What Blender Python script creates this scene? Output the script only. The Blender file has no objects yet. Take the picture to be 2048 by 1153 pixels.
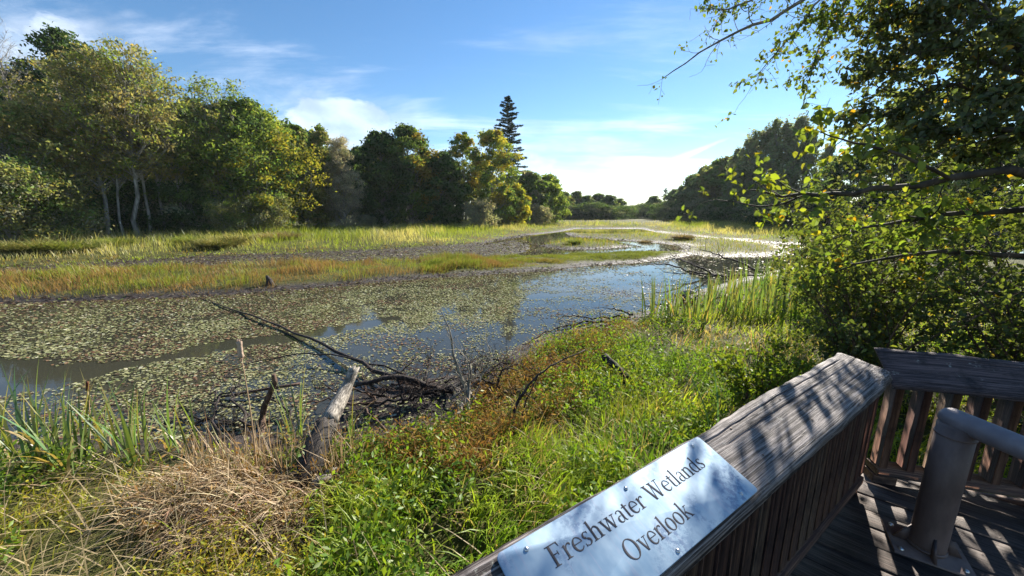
import bpy, math, random
import numpy as np
from mathutils import Vector, Matrix, Euler
R = math.radians
rng = np.random.default_rng(7)
random.seed(7)
scene = bpy.context.scene
C = scene.collection

# ------------------------------------------------------------------ camera
EYE = 2.6                      # metres above the pond
FPX = 746.0                    # focal length for a 2048 pixel wide frame
PITCH = math.atan(151.0 / FPX)
cam_d = bpy.data.cameras.new('camera')
cam_d.sensor_width = 36.0
cam_d.lens = 36.0 * FPX / 2048.0
cam_d.clip_start = 0.05
cam_d.clip_end = 5000
cam = bpy.data.objects.new('camera', cam_d)
C.objects.link(cam)
cam.location = (0, 0, EYE)
cam.rotation_euler = (math.pi / 2 - PITCH, 0, 0)
scene.camera = cam

# ------------------------------------------------------------------ sky, sun, exposure
SUN_AZ = 36.0                  # degrees right of +Y
SUN_EL = 28.5
world = bpy.data.worlds.new('World')
scene.world = world
world.use_nodes = True
wt = world.node_tree
wt.nodes.clear()


def wn(t, **k):
    n = wt.nodes.new(t)
    for a, b in k.items():
        setattr(n, a, b)
    return n


def wmath(op, a, b=None, c=None, clamp=False):
    n = wn('ShaderNodeMath', operation=op)
    n.use_clamp = clamp
    for i, x in enumerate((a, b, c)):
        if x is None:
            continue
        if isinstance(x, (int, float)):
            n.inputs[i].default_value = x
        else:
            wt.links.new(x, n.inputs[i])
    return n.outputs[0]


def wsmooth(x, lo, hi):
    n = wn('ShaderNodeMapRange', interpolation_type='SMOOTHSTEP')
    wt.links.new(x, n.inputs[0])
    n.inputs[1].default_value = lo
    n.inputs[2].default_value = hi
    return n.outputs[0]


sky = wn('ShaderNodeTexSky', sky_type='NISHITA')
sky.sun_disc = False
sky.sun_elevation = R(SUN_EL)
sky.sun_rotation = R(SUN_AZ)
sky.altitude = 50
sky.air_density = 1.0
sky.dust_density = 0.02
sky.ozone_density = 2.5
tc = wn('ShaderNodeTexCoord')
sep = wn('ShaderNodeSeparateXYZ')
wt.links.new(tc.outputs['Generated'], sep.inputs[0])
sx, sy, sz = sep.outputs
# high cirrus, on a plane overhead
zz = wmath('ADD', wmath('MAXIMUM', sz, 0.0), 0.10)
comb = wn('ShaderNodeCombineXYZ')
wt.links.new(wmath('DIVIDE', sx, zz), comb.inputs[0])
wt.links.new(wmath('DIVIDE', sy, zz), comb.inputs[1])


def wnoise(vec, scale, detail, rough, dist=0.0, loc=(0, 0, 0), scl=(1, 1, 1), rot=(0, 0, 0)):
    m = wn('ShaderNodeMapping')
    m.inputs['Location'].default_value = loc
    m.inputs['Scale'].default_value = scl
    m.inputs['Rotation'].default_value = rot
    wt.links.new(vec, m.inputs[0])
    n = wn('ShaderNodeTexNoise')
    n.inputs['Scale'].default_value = scale
    n.inputs['Detail'].default_value = detail
    n.inputs['Roughness'].default_value = rough
    n.inputs['Distortion'].default_value = dist
    wt.links.new(m.outputs[0], n.inputs[0])
    return n.outputs[0]


cir = wnoise(comb.outputs[0], 1.0, 9, 0.62, 0.5, (3.1, 1.3, 0), (0.5, 1.5, 1), (0, 0, -0.5))
# a soft bank of cloud low over the horizon, thinning upwards
low = wmath('SUBTRACT', 1.0, wsmooth(sz, 0.04, 0.34))

# cumulus low over the wood
cum_n = wnoise(tc.outputs['Generated'], 7.0, 8, 0.55, 0.15, (0.4, 0.0, 0.2), (1, 1, 1.7))


def blob(u, v, w, h, k):
    """a cumulus bank round one compass direction: soft box in azimuth and elevation"""
    a = (u - 1024) / FPX
    b = (576.5 - v) / FPX
    d = Vector((a, math.cos(PITCH) + b * math.sin(PITCH), b * math.cos(PITCH) - math.sin(PITCH))).normalized()
    az = wmath('ARCTAN2', sx, sy)
    da = wmath('DIVIDE', wmath('ABSOLUTE', wmath('SUBTRACT', az, math.atan2(d.x, d.y))), w)
    dz = wmath('DIVIDE', wmath('ABSOLUTE', wmath('SUBTRACT', sz, d.z)), h)
    r2 = wmath('ADD', wmath('MULTIPLY', da, da), wmath('MULTIPLY', dz, dz))
    return wmath('MULTIPLY', wmath('SUBTRACT', 1.0, wmath('MINIMUM', r2, 1.0)), k)


b1 = blob(690, 262, 0.15, 0.085, 0.50)
b2 = blob(1010, 330, 0.16, 0.07, 0.30)
b3 = blob(60, 110, 0.14, 0.10, 0.22)
bs = wmath('ADD', wmath('ADD', b1, b2), b3)
cum_m = wmath('MULTIPLY', wsmooth(wmath('ADD', cum_n, bs), 0.66, 0.80), wsmooth(bs, 0.0, 0.12))
veil = wmath('ADD', wmath('ADD', blob(660, 235, 0.30, 0.13, 0.30), blob(1130, 355, 0.45, 0.14, 0.27)), blob(30, 70, 0.12, 0.10, 0.22))
veil = wmath('ADD', veil, blob(1260, 300, 0.16, 0.05, 0.10))
cir_m = wmath('MULTIPLY', wsmooth(wmath('ADD', wmath('MULTIPLY', wmath('SUBTRACT', cir, 0.5), 2.0), wmath('ADD', veil, wmath('MULTIPLY', low, 0.10))), 0.02, 0.48), wsmooth(sz, -0.02, 0.03))
# contrail remnant
def sky_dir(u, v):
    a = (u - 1024) / FPX
    b = (576.5 - v) / FPX
    return Vector((a, math.cos(PITCH) + b * math.sin(PITCH), b * math.cos(PITCH) - math.sin(PITCH))).normalized()


def wdot(v):
    n = wn('ShaderNodeVectorMath', operation='DOT_PRODUCT')
    wt.links.new(tc.outputs['Generated'], n.inputs[0])
    n.inputs[1].default_value = v
    return n.outputs['Value']


c0_, c1_ = sky_dir(1330, 330), sky_dir(1462, 276)
cn_ = c0_.cross(c1_).normalized()
cm_ = (c1_ - c0_).normalized()
t0_, t1_ = c0_.dot(cm_), c1_.dot(cm_)
al = wdot(cm_)
ac = wmath('ADD', wdot(cn_), wmath('MULTIPLY', wmath('SUBTRACT', wnoise(tc.outputs['Generated'], 14, 4, 0.6), 0.5), 0.012))
tt_ = wmath('DIVIDE', wmath('SUBTRACT', al, t0_), t1_ - t0_)
wid_ = wmath('MULTIPLY', wmath('SUBTRACT', 1.25, tt_), 0.0125)
trail = wmath('MULTIPLY', wmath('SUBTRACT', 1.0, wsmooth(wmath('DIVIDE', wmath('ABSOLUTE', ac), wmath('MAXIMUM', wid_, 0.001)), 0.2, 1.0)),
              wmath('MULTIPLY', wsmooth(tt_, 0.0, 0.15), wmath('SUBTRACT', 1.0, wsmooth(tt_, 0.75, 1.05))))
cloud_m = wmath('MAXIMUM', wmath('MULTIPLY', cir_m, 0.70), wmath('MULTIPLY', cum_m, 0.95), clamp=True)
cloud_m = wmath('MAXIMUM', cloud_m, wmath('MULTIPLY', trail, 0.95), clamp=True)
bg1 = wn('ShaderNodeBackground')
bg1.inputs[1].default_value = 0.062
hs = wn('ShaderNodeHueSaturation')
hs.inputs['Saturation'].default_value = 1.18
wt.links.new(sky.outputs[0], hs.inputs['Color'])
wt.links.new(hs.outputs[0], bg1.inputs[0])
bg2 = wn('ShaderNodeBackground')
bg2.inputs[0].default_value = (0.93, 0.96, 1.0, 1)
# cumulus: grey undersides, bright tops
shade = wsmooth(wnoise(tc.outputs['Generated'], 9.0, 6, 0.5, 0, (0.4, 0.0, 0.28), (1, 1, 1.7)), 0.3, 0.62)
wt.links.new(wmath('ADD', wmath('MULTIPLY', shade, 0.14), 0.17), bg2.inputs[1])
mixw = wn('ShaderNodeMixShader')
wt.links.new(cloud_m, mixw.inputs[0])
wt.links.new(bg1.outputs[0], mixw.inputs[1])
bg3 = wn('ShaderNodeBackground')
bg3.inputs[1].default_value = 0.062 * 0.6
wt.links.new(hs.outputs[0], bg3.inputs[0])
addw = wn('ShaderNodeAddShader')
wt.links.new(bg2.outputs[0], addw.inputs[0])
wt.links.new(bg3.outputs[0], addw.inputs[1])
wt.links.new(addw.outputs[0], mixw.inputs[2])
wo = wn('ShaderNodeOutputWorld')
wt.links.new(mixw.outputs[0], wo.inputs[0])

SUN_DIR = Vector((math.sin(R(SUN_AZ)) * math.cos(R(SUN_EL)), math.cos(R(SUN_AZ)) * math.cos(R(SUN_EL)), math.sin(R(SUN_EL))))
sd = bpy.data.lights.new('sun', 'SUN')
sd.energy = 5.0
sd.angle = R(0.5)
sd.color = (1.0, 0.93, 0.82)
sun = bpy.data.objects.new('sun', sd)
C.objects.link(sun)
sun.rotation_euler = (-SUN_DIR).to_track_quat('-Z', 'Y').to_euler()
sun.location = SUN_DIR * 60
scene.view_settings.view_transform = 'Standard'
scene.view_settings.look = 'None'
scene.view_settings.exposure = 1.45
scene.view_settings.gamma = 1
scene.view_settings.use_curve_mapping = False
scene.cycles.max_bounces = 8
scene.cycles.diffuse_bounces = 3
scene.cycles.glossy_bounces = 3
scene.cycles.transmission_bounces = 5
scene.cycles.transparent_max_bounces = 8
scene.cycles.caustics_reflective = False
scene.cycles.caustics_refractive = False
scene.cycles.sample_clamp_indirect = 6

HAZE = 0.00016

# ------------------------------------------------------------------ helpers
CP, SP = math.cos(PITCH), math.sin(PITCH)


def ray(u, v):
    a = (u - 1024) / FPX
    b = (576.5 - v) / FPX
    return np.array((a, CP + b * SP, b * CP - SP))


def g(u, v, z=0.0):
    """survey point: where the sight line meets the level z"""
    d = ray(u, v)
    return np.array((0, 0, EYE)) + d * ((z - EYE) / d[2])


def at(u, v, D):
    """survey point at D metres in front of the overlook"""
    d = ray(u, v)
    return np.array((0, 0, EYE)) + d * (D / d[1])


def inpoly(P, poly):
    x, y = P[:, 0], P[:, 1]
    poly = np.asarray(poly)[:, :2]
    ins = np.zeros(len(P), bool)
    n = len(poly)
    j = n - 1
    for i in range(n):
        xi, yi = poly[i]
        xj, yj = poly[j]
        c = ((yi > y) != (yj > y))
        with np.errstate(divide='ignore', invalid='ignore'):
            ins ^= c & (x < (xj - xi) * (y - yi) / (yj - yi + 1e-12) + xi)
        j = i
    return ins


def sdist(P, poly):
    """signed distance, positive inside"""
    poly = np.asarray(poly)[:, :2]
    d2 = np.full(len(P), 1e18)
    n = len(poly)
    for i in range(n):
        a = poly[i]
        b = poly[(i + 1) % n]
        ab = b - a
        t = np.clip(((P[:, :2] - a) @ ab) / (ab @ ab + 1e-12), 0, 1)
        q = a + t[:, None] * ab - P[:, :2]
        d2 = np.minimum(d2, (q * q).sum(1))
    s = np.sqrt(d2)
    return np.where(inpoly(P, poly), s, -s)


def vnoise(x, y, s, seed=0):
    """smooth value noise 0..1"""
    r = np.random.default_rng(seed + 1000)
    T = r.random((64, 64))
    x = np.asarray(x) / s
    y = np.asarray(y) / s
    xi = np.floor(x).astype(int)
    yi = np.floor(y).astype(int)
    fx = x - xi
    fy = y - yi
    fx = fx * fx * (3 - 2 * fx)
    fy = fy * fy * (3 - 2 * fy)
    a = T[xi % 64, yi % 64]
    b = T[(xi + 1) % 64, yi % 64]
    c = T[xi % 64, (yi + 1) % 64]
    d = T[(xi + 1) % 64, (yi + 1) % 64]
    return (a * (1 - fx) + b * fx) * (1 - fy) + (c * (1 - fx) + d * fx) * fy


def fbm(x, y, s, seed=0, o=3):
    t = 0
    w = 0
    for k in range(o):
        t = t + vnoise(x, y, s / 2 ** k, seed + k) / 2 ** k
        w += 1 / 2 ** k
    return t / w


class MB:
    """collects shapes; build() links them as ONE mesh object"""

    def __init__(self):
        self.V, self.Cc, self.T, self.Q, self.n = [], [], [], [], 0

    def add(self, V, tris=None, quads=None, col=None):
        V = np.asarray(V, float).reshape(-1, 3)
        self.V.append(V)
        if col is None:
            col = (0.5, 0.5, 0.5)
        col = np.asarray(col, float)
        if col.ndim == 1:
            col = np.tile(col, (len(V), 1))
        self.Cc.append(col)
        if tris is not None and len(tris):
            self.T.append(np.asarray(tris, int).reshape(-1, 3) + self.n)
        if quads is not None and len(quads):
            self.Q.append(np.asarray(quads, int).reshape(-1, 4) + self.n)
        self.n += len(V)
        return self

    def mesh(self, name, mat, smooth=False):
        me = bpy.data.meshes.new(name)
        V = np.concatenate(self.V)
        T = np.concatenate(self.T) if self.T else np.zeros((0, 3), int)
        Q = np.concatenate(self.Q) if self.Q else np.zeros((0, 4), int)
        me.vertices.add(len(V))
        me.vertices.foreach_set('co', V.astype(np.float32).ravel())
        me.loops.add(len(T) * 3 + len(Q) * 4)
        me.polygons.add(len(T) + len(Q))
        me.loops.foreach_set('vertex_index', np.concatenate((T.ravel(), Q.ravel())).astype(np.int32))
        st = np.concatenate((np.arange(len(T)) * 3, len(T) * 3 + np.arange(len(Q)) * 4)).astype(np.int32)
        me.polygons.foreach_set('loop_start', st)
        if smooth:
            me.polygons.foreach_set('use_smooth', np.ones(len(T) + len(Q), bool))
        me.update(calc_edges=True)
        ca = me.color_attributes.new('Col', 'FLOAT_COLOR', 'POINT')
        cc = np.ones((len(V), 4), np.float32)
        cc[:, :3] = np.concatenate(self.Cc)
        ca.data.foreach_set('color', cc.ravel())
        me.materials.append(mat)
        return me

    def build(self, name, mat, parent=None, smooth=False):
        o = bpy.data.objects.new(name, self.mesh(name, mat, smooth))
        C.objects.link(o)
        o.parent = parent
        return o

    # shapes -------------------------------------------------------
    def tube(self, pts, rad, sides=6, col=None, caps=True, jit=0.0, r=None):
        pts = np.asarray(pts, float)
        n = len(pts)
        rad = np.asarray(rad, float) * np.ones(n)
        tan = np.gradient(pts, axis=0)
        tan /= np.linalg.norm(tan, axis=1)[:, None] + 1e-9
        ref = np.array((0.31, 0.17, 0.93)) if abs(tan[0, 2]) < 0.8 else np.array((0.9, 0.3, 0.1))
        e1 = np.cross(tan, ref)
        e1 /= np.linalg.norm(e1, axis=1)[:, None] + 1e-9
        e2 = np.cross(tan, e1)
        th = np.arange(sides) * 2 * math.pi / sides
        rr = rad[:, None] * np.ones(sides)
        if jit:
            rr = rr * (1 + jit * ((r or rng).random((n, sides)) - 0.5))
        V = pts[:, None, :] + rr[:, :, None] * (np.cos(th)[None, :, None] * e1[:, None, :] + np.sin(th)[None, :, None] * e2[:, None, :])
        i = np.arange(n - 1)[:, None] * sides
        j = np.arange(sides)[None, :]
        k = (j + 1) % sides
        Q = np.stack((i + j, i + k, i + sides + k, i + sides + j), -1).reshape(-1, 4)
        V = V.reshape(-1, 3)
        T = []
        if caps:
            V = np.concatenate((V, pts[:1], pts[-1:]))
            m = n * sides
            jj = np.arange(sides)
            T = np.concatenate((np.stack((np.full(sides, m), (jj + 1) % sides, jj), -1),
                                np.stack((np.full(sides, m + 1), (n - 1) * sides + jj, (n - 1) * sides + (jj + 1) % sides), -1)))
        return self.add(V, T, Q, col)

    def box(self, c, s, M=None, col=None, bev=0.0):
        c = np.asarray(c, float)
        h = np.asarray(s, float) / 2
        if bev <= 0:
            V = np.array([(x, y, z) for z in (-1, 1) for y in (-1, 1) for x in (-1, 1)]) * h + c
            Q = [(0, 2, 3, 1), (4, 5, 7, 6), (0, 1, 5, 4), (2, 6, 7, 3), (0, 4, 6, 2), (1, 3, 7, 5)]
            T = []
        else:
            V, Q, T = [], [], []
            # three shells of 8 face-inset vertices
            idx = {}
            for ax in range(3):
                for sx_ in (-1, 1):
                    for sy_ in (-1, 1):
                        for sz_ in (-1, 1):
                            sg = np.array((sx_, sy_, sz_))
                            p = sg * (h - bev)
                            p[ax] = sg[ax] * h[ax]
                            idx[(ax, sx_, sy_, sz_)] = len(V)
                            V.append(p + c)
            V = np.array(V)
            for ax in range(3):
                o1, o2 = [a for a in range(3) if a != ax]
                for s_ in (-1, 1):
                    q = []
                    for u_, v_ in ((-1, -1), (1, -1), (1, 1), (-1, 1)):
                        k = [0, 0, 0]
                        k[ax] = s_
                        k[o1] = u_
                        k[o2] = v_
                        q.append(idx[(ax, *k)])
                    Q.append(q if (s_ > 0) == (ax != 1) else q[::-1])
                for s1 in (-1, 1):
                    for s2 in (-1, 1):
                        k0 = [0, 0, 0]
                        k0[o1] = s1
                        k0[o2] = s2
                        ka = list(k0)
                        kb = list(k0)
                        ka[ax] = -1
                        kb[ax] = 1
                        Q.append([idx[(o1, *ka)], idx[(o1, *kb)], idx[(o2, *kb)], idx[(o2, *ka)]])
            for s0 in (-1, 1):
                for s1 in (-1, 1):
                    for s2 in (-1, 1):
                        T.append([idx[(a, s0, s1, s2)] for a in range(3)])
        if M is not None:
            V = V @ np.array(M.to_3x3()).T + np.array(M.translation)
        return self.add(V, T, Q, col)


def blades(mb, base, az, L, W, lean, curl, S, col, twist=None, tipcol=None):
    """grass-like strips: base (N,3), all other arrays length N"""
    N = len(base)
    s = np.linspace(0, 1, S + 1)
    th = lean[:, None] + curl[:, None] * s[None, :]
    ds = L[:, None] / S
    hx = np.concatenate((np.zeros((N, 1)), np.cumsum(np.sin(th[:, :-1]) * ds, 1)), 1)
    hz = np.concatenate((np.zeros((N, 1)), np.cumsum(np.cos(th[:, :-1]) * ds, 1)), 1)
    d = np.stack((np.cos(az), np.sin(az), np.zeros(N)), -1)
    tw = az + math.pi / 2 + (twist if twist is not None else 0)
    w = np.stack((np.cos(tw), np.sin(tw), np.zeros(N)), -1)
    cen = base[:, None, :] + hx[:, :, None] * d[:, None, :]
    cen[:, :, 2] += hz
    wd = W[:, None] * (1 - s ** 1.6)[None, :] * np.minimum(1, 0.55 + 1.2 * s)[None, :] * 0.5
    Lf = cen[:, :S] - wd[:, :S, None] * w[:, None, :]
    Rt = cen[:, :S] + wd[:, :S, None] * w[:, None, :]
    V = np.concatenate((np.stack((Lf, Rt), 2).reshape(N, 2 * S, 3), cen[:, S:]), 1)
    k = 2 * S + 1
    o = np.arange(N)[:, None] * k
    Q = np.concatenate([np.stack((o + 2 * i, o + 2 * i + 1, o + 2 * i + 3, o + 2 * i + 2), -1) for i in range(S - 1)], 1).reshape(-1, 4) if S > 1 else None
    T = np.concatenate((o + 2 * S - 2, o + 2 * S - 1, o + 2 * S), 1)
    cc = np.repeat(col[:, None, :], k, 1)
    if tipcol is not None:
        f = np.concatenate((np.repeat(s[:S], 2), [1.0]))[None, :, None]
        cc = cc * (1 - f) + tipcol[:, None, :] * f
    mb.add(V.reshape(-1, 3), T, Q, cc.reshape(-1, 3))


def randdir(n, r=None, up=0.0):
    v = (r or rng).normal(size=(n, 3))
    v[:, 2] += up
    return v / np.linalg.norm(v, axis=1)[:, None]


def leaves(mb, cen, size, col, up=0.6, aspect=0.5, r=None, fold=0.15, axis=None):
    """small folded diamonds"""
    r = r or rng
    N = len(cen)
    n = randdir(N, r, up)
    a = randdir(N, r) if axis is None else axis
    u = np.cross(n, a)
    u /= np.linalg.norm(u, axis=1)[:, None] + 1e-9
    v = np.cross(n, u)
    s = size[:, None]
    V = np.stack((cen - u * s, cen - v * s * aspect + n * s * fold, cen + u * s, cen + v * s * aspect + n * s * fold), 1)
    o = np.arange(N)[:, None] * 4
    T = np.concatenate((np.concatenate((o, o + 1, o + 2), 1), np.concatenate((o, o + 2, o + 3), 1)))
    mb.add(V.reshape(-1, 3), T, None, np.repeat(col, 4, 0))


def bigleaves(mb, base, dirn, nrm, size, col, wide=0.33, fold=0.12, droop=0.18):
    """leaf outline with midrib fold: base point, direction, upper-face normal"""
    N = len(base)
    s = size[:, None]
    side = np.cross(dirn, nrm)
    side /= np.linalg.norm(side, axis=1)[:, None] + 1e-9
    nrm = np.cross(side, dirn)
    f1 = base + dirn * s * 0.28
    f2 = base + dirn * s * 0.66 - nrm * s * droop * 0.35
    tip = base + dirn * s - nrm * s * droop
    up = nrm * s * fold
    V = np.stack((base, f1 - side * s * wide + up, f2 - side * s * wide * 0.8 + up, tip,
                  f2 + side * s * wide * 0.8 + up, f1 + side * s * wide + up), 1)
    o = np.arange(N)[:, None] * 6
    Q = np.concatenate((np.concatenate((o, o + 1, o + 2, o + 3), 1), np.concatenate((o, o + 3, o + 4, o + 5), 1)))
    mb.add(V.reshape(-1, 3), None, Q, np.repeat(col, 6, 0))


def jcol(c, n, j=0.2, r=None, hue=0.12):
    r = r or rng
    c = np.asarray(c, float)
    k = 1 + j * (r.random((n, 1)) * 2 - 1)
    h = 1 + hue * (r.random((n, 3)) * 2 - 1)
    return np.clip(c * k * h, 0.002, 0.95)


def mixcol(cols, w, n, j=0.2, r=None):
    r = r or rng
    cols = np.asarray(cols, float)
    i = r.choice(len(cols), n, p=np.asarray(w) / np.sum(w))
    return jcol(1, n, j, r) * cols[i]


def tag(o, label=None, cat=None, group=None, kind=None):
    if label:
        o['label'] = label
    if cat:
        o['category'] = cat
    if group:
        o['group'] = group
    if kind:
        o['kind'] = kind
    return o


def empty(name, loc=(0, 0, 0), rz=0.0, mat=None):
    o = bpy.data.objects.new(name, None)
    C.objects.link(o)
    if mat is not None:
        o.matrix_world = mat
    else:
        o.location = loc
        o.rotation_euler = (0, 0, rz)
    return o


# ------------------------------------------------------------------ materials
def newmat(name):
    m = bpy.data.materials.new(name)
    m.use_nodes = True
    m.node_tree.nodes.clear()
    return m, m.node_tree


class NT:
    def __init__(self, name):
        self.m, self.t = newmat(name)
        self.out = self.n('ShaderNodeOutputMaterial')

    def n(self, ty, **k):
        x = self.t.nodes.new(ty)
        for a, b in k.items():
            setattr(x, a, b)
        return x

    def set(self, sock, v):
        if isinstance(v, bpy.types.NodeSocket):
            self.t.links.new(v, sock)
        elif isinstance(v, tuple) and len(v) == 3 and sock.type == 'RGBA':
            sock.default_value = (*v, 1)
        else:
            sock.default_value = v

    def math(self, op, a, b=0.0, c=None):
        x = self.n('ShaderNodeMath', operation=op)
        self.set(x.inputs[0], a)
        self.set(x.inputs[1], b)
        if c is not None:
            self.set(x.inputs[2], c)
        return x.outputs[0]

    def noise(self, vec, scale, detail=4, rough=0.55, scl=None, dist=0.0):
        if scl is not None:
            mp = self.n('ShaderNodeMapping')
            mp.inputs['Scale'].default_value = scl
            self.set(mp.inputs[0], vec)
            vec = mp.outputs[0]
        x = self.n('ShaderNodeTexNoise')
        x.inputs['Scale'].default_value = scale
        x.inputs['Detail'].default_value = detail
        x.inputs['Roughness'].default_value = rough
        x.inputs['Distortion'].default_value = dist
        if vec is not None:
            self.set(x.inputs['Vector'], vec)
        return x.outputs[0]

    def ramp(self, f, stops):
        x = self.n('ShaderNodeValToRGB')
        el = x.color_ramp.elements
        while len(el) < len(stops):
            el.new(0.5)
        for e, (p, c) in zip(el, stops):
            e.position = p
            e.color = (*c, 1) if len(c) == 3 else c
        self.set(x.inputs[0], f)
        return x.outputs[0]

    def mix(self, f, a, b, mode='MIX'):
        x = self.n('ShaderNodeMix', data_type='RGBA', blend_type=mode)
        self.set(x.inputs[0], f)
        self.set(x.inputs[6], a)
        self.set(x.inputs[7], b)
        return x.outputs[2]

    def smooth(self, x, lo, hi):
        n = self.n('ShaderNodeMapRange', interpolation_type='SMOOTHSTEP')
        self.set(n.inputs[0], x)
        n.inputs[1].default_value = lo
        n.inputs[2].default_value = hi
        return n.outputs[0]

    def bump(self, h, strength, dist=0.01, normal=None):
        b = self.n('ShaderNodeBump')
        b.inputs['Strength'].default_value = strength
        b.inputs['Distance'].default_value = dist
        self.set(b.inputs['Height'], h)
        if normal is not None:
            self.set(b.inputs['Normal'], normal)
        return b.outputs[0]

    def principled(self, col, rough=0.6, metal=0.0, normal=None, spec=0.5, ior=None):
        p = self.n('ShaderNodeBsdfPrincipled')
        self.set(p.inputs['Base Color'], col)
        self.set(p.inputs['Roughness'], rough)
        self.set(p.inputs['Metallic'], metal)
        self.set(p.inputs['Specular IOR Level'], spec)
        if ior:
            p.inputs['IOR'].default_value = ior
        if normal is not None:
            self.set(p.inputs['Normal'], normal)
        self.t.links.new(p.outputs[0], self.out.inputs[0])
        return self.m

    @property
    def obj(self):
        return self.n('ShaderNodeTexCoord').outputs['Object']

    @property
    def pos(self):
        return self.n('ShaderNodeNewGeometry').outputs['Position']

    @property
    def col(self):
        a = self.n('ShaderNodeVertexColor')
        a.layer_name = 'Col'
        return a.outputs[0]


def leafmat(name, trans=0.45, gloss=0.06, rough=0.4, tint=(1.25, 1.2, 0.45)):
    k = NT(name)
    c = k.col
    d = k.n('ShaderNodeBsdfDiffuse')
    k.set(d.inputs[0], c)
    t = k.n('ShaderNodeBsdfTranslucent')
    k.set(t.inputs[0], k.mix(1.0, c, tint, 'MULTIPLY'))
    m = k.n('ShaderNodeMixShader')
    m.inputs[0].default_value = trans
    k.t.links.new(d.outputs[0], m.inputs[1])
    k.t.links.new(t.outputs[0], m.inputs[2])
    gl = k.n('ShaderNodeBsdfGlossy')
    gl.inputs['Roughness'].default_value = rough
    gl.inputs[0].default_value = (1, 1, 1, 1)
    m2 = k.n('ShaderNodeMixShader')
    m2.inputs[0].default_value = gloss
    k.t.links.new(m.outputs[0], m2.inputs[1])
    k.t.links.new(gl.outputs[0], m2.inputs[2])
    k.t.links.new(m2.outputs[0], k.out.inputs[0])
    return k.m


M_grass = leafmat('grass_blade', 0.52, 0.012, 0.4, (1.2, 1.2, 0.55))
M_straw = leafmat('dry_straw', 0.30, 0.015, 0.5, (1.1, 1.0, 0.7))
M_weed = leafmat('weed_leaf', 0.42, 0.01, 0.45, (1.1, 1.05, 0.7))
M_crown = leafmat('tree_leaf', 0.48, 0.005, 0.5, (1.2, 1.15, 0.6))
M_needle = leafmat('needles', 0.15, 0.01, 0.5)
M_near = leafmat('broad_leaf', 0.50, 0.016, 0.45)
M_reed = leafmat('cattail_leaf', 0.40, 0.03, 0.35)
M_pad = leafmat('floating_leaf', 0.12, 0.022, 0.34, (1.1, 1.1, 0.6))


def barkmat(name, dark, light, scale=9.0, rough=0.85):
    k = NT(name)
    o = k.obj
    n1 = k.noise(o, scale, 6, 0.65, (1, 1, 0.25))
    n2 = k.noise(o, scale * 0.3, 3, 0.5)
    c = k.mix(k.smooth(n1, 0.35, 0.68), dark, light)
    c = k.mix(k.math('MULTIPLY', n2, 0.4), c, tuple(x * 0.6 for x in dark))
    return k.principled(c, rough, 0, k.bump(n1, 0.6, 0.02), 0.25)


M_bark = barkmat('grey_bark', (0.16, 0.15, 0.13), (0.46, 0.44, 0.40), 5)
M_bark_dark = barkmat('brown_bark', (0.035, 0.028, 0.022), (0.11, 0.09, 0.07), 7)
M_twig_dark = barkmat('wet_dark_twig', (0.018, 0.014, 0.013), (0.07, 0.055, 0.05), 25)
M_twig_grey = barkmat('lichen_grey_twig', (0.13, 0.115, 0.10), (0.36, 0.34, 0.27), 30)
M_twig_brown = barkmat('brown_twig', (0.06, 0.035, 0.025), (0.17, 0.11, 0.08), 30)


def wood_weathered(name, dark, light, grain=(0.6, 22, 22), bump=0.7, worn=0.0):
    """silvered planks: grain runs along the object's X"""
    k = NT(name)
    o = k.obj
    warp = k.noise(o, 1.6, 2, 0.5, (1.0, 2.0, 2.0))
    vm = k.n('ShaderNodeVectorMath', operation='ADD')
    k.set(vm.inputs[0], o)
    cb = k.n('ShaderNodeCombineXYZ')
    k.set(cb.inputs[1], k.math('MULTIPLY', warp, 0.014))
    k.t.links.new(cb.outputs[0], vm.inputs[1])
    gr = k.noise(vm.outputs[0], 6.0, 7, 0.62, grain)
    fine = k.noise(vm.outputs[0], 14.0, 5, 0.7, (0.4, 30, 30))
    h = k.math('ADD', k.math('MULTIPLY', gr, 0.65), k.math('MULTIPLY', fine, 0.35))
    c = k.mix(k.smooth(h, 0.42, 0.60), dark, light)
    split = k.noise(vm.outputs[0], 5.0, 3, 0.5, (0.25, 15, 15))
    ck = k.math('SUBTRACT', 1.0, k.smooth(k.math('ABSOLUTE', k.math('SUBTRACT', split, 0.56)), 0.0, 0.012))
    c = k.mix(k.math('MULTIPLY', ck, 0.85), c, tuple(x * 0.25 for x in dark))
    h = k.math('SUBTRACT', h, k.math('MULTIPLY', ck, 0.8))
    blot = k.noise(o, 7.0, 5, 0.6)
    c = k.mix(k.smooth(blot, 0.5, 0.75), c, tuple(x * 0.45 for x in dark))
    lich = k.noise(o, 16.0, 6, 0.7)
    c = k.mix(k.math('MULTIPLY', k.smooth(lich, 0.62, 0.74), worn), c, (0.45, 0.46, 0.40))
    return k.principled(c, 0.72, 0, k.bump(h, bump, 0.008), 0.35)


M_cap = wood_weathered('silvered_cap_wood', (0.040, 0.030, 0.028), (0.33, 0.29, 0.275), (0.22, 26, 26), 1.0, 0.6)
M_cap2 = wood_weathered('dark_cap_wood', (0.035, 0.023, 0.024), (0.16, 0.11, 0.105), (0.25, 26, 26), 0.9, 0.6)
M_slat = wood_weathered('brown_stained_wood', (0.075, 0.036, 0.025), (0.23, 0.13, 0.085), (0.3, 12, 12), 0.5, 0.05)
M_slat_b = wood_weathered('red_brown_stained_wood', (0.055, 0.024, 0.019), (0.17, 0.085, 0.06), (0.3, 12, 12), 0.5, 0.05)
M_slat_c = wood_weathered('faded_brown_wood', (0.09, 0.055, 0.038), (0.27, 0.18, 0.12), (0.3, 12, 12), 0.5, 0.05)
M_deck = wood_weathered('deck_wood', (0.045, 0.034, 0.03), (0.16, 0.12, 0.10), (0.5, 20, 20), 0.8, 0.3)
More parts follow.
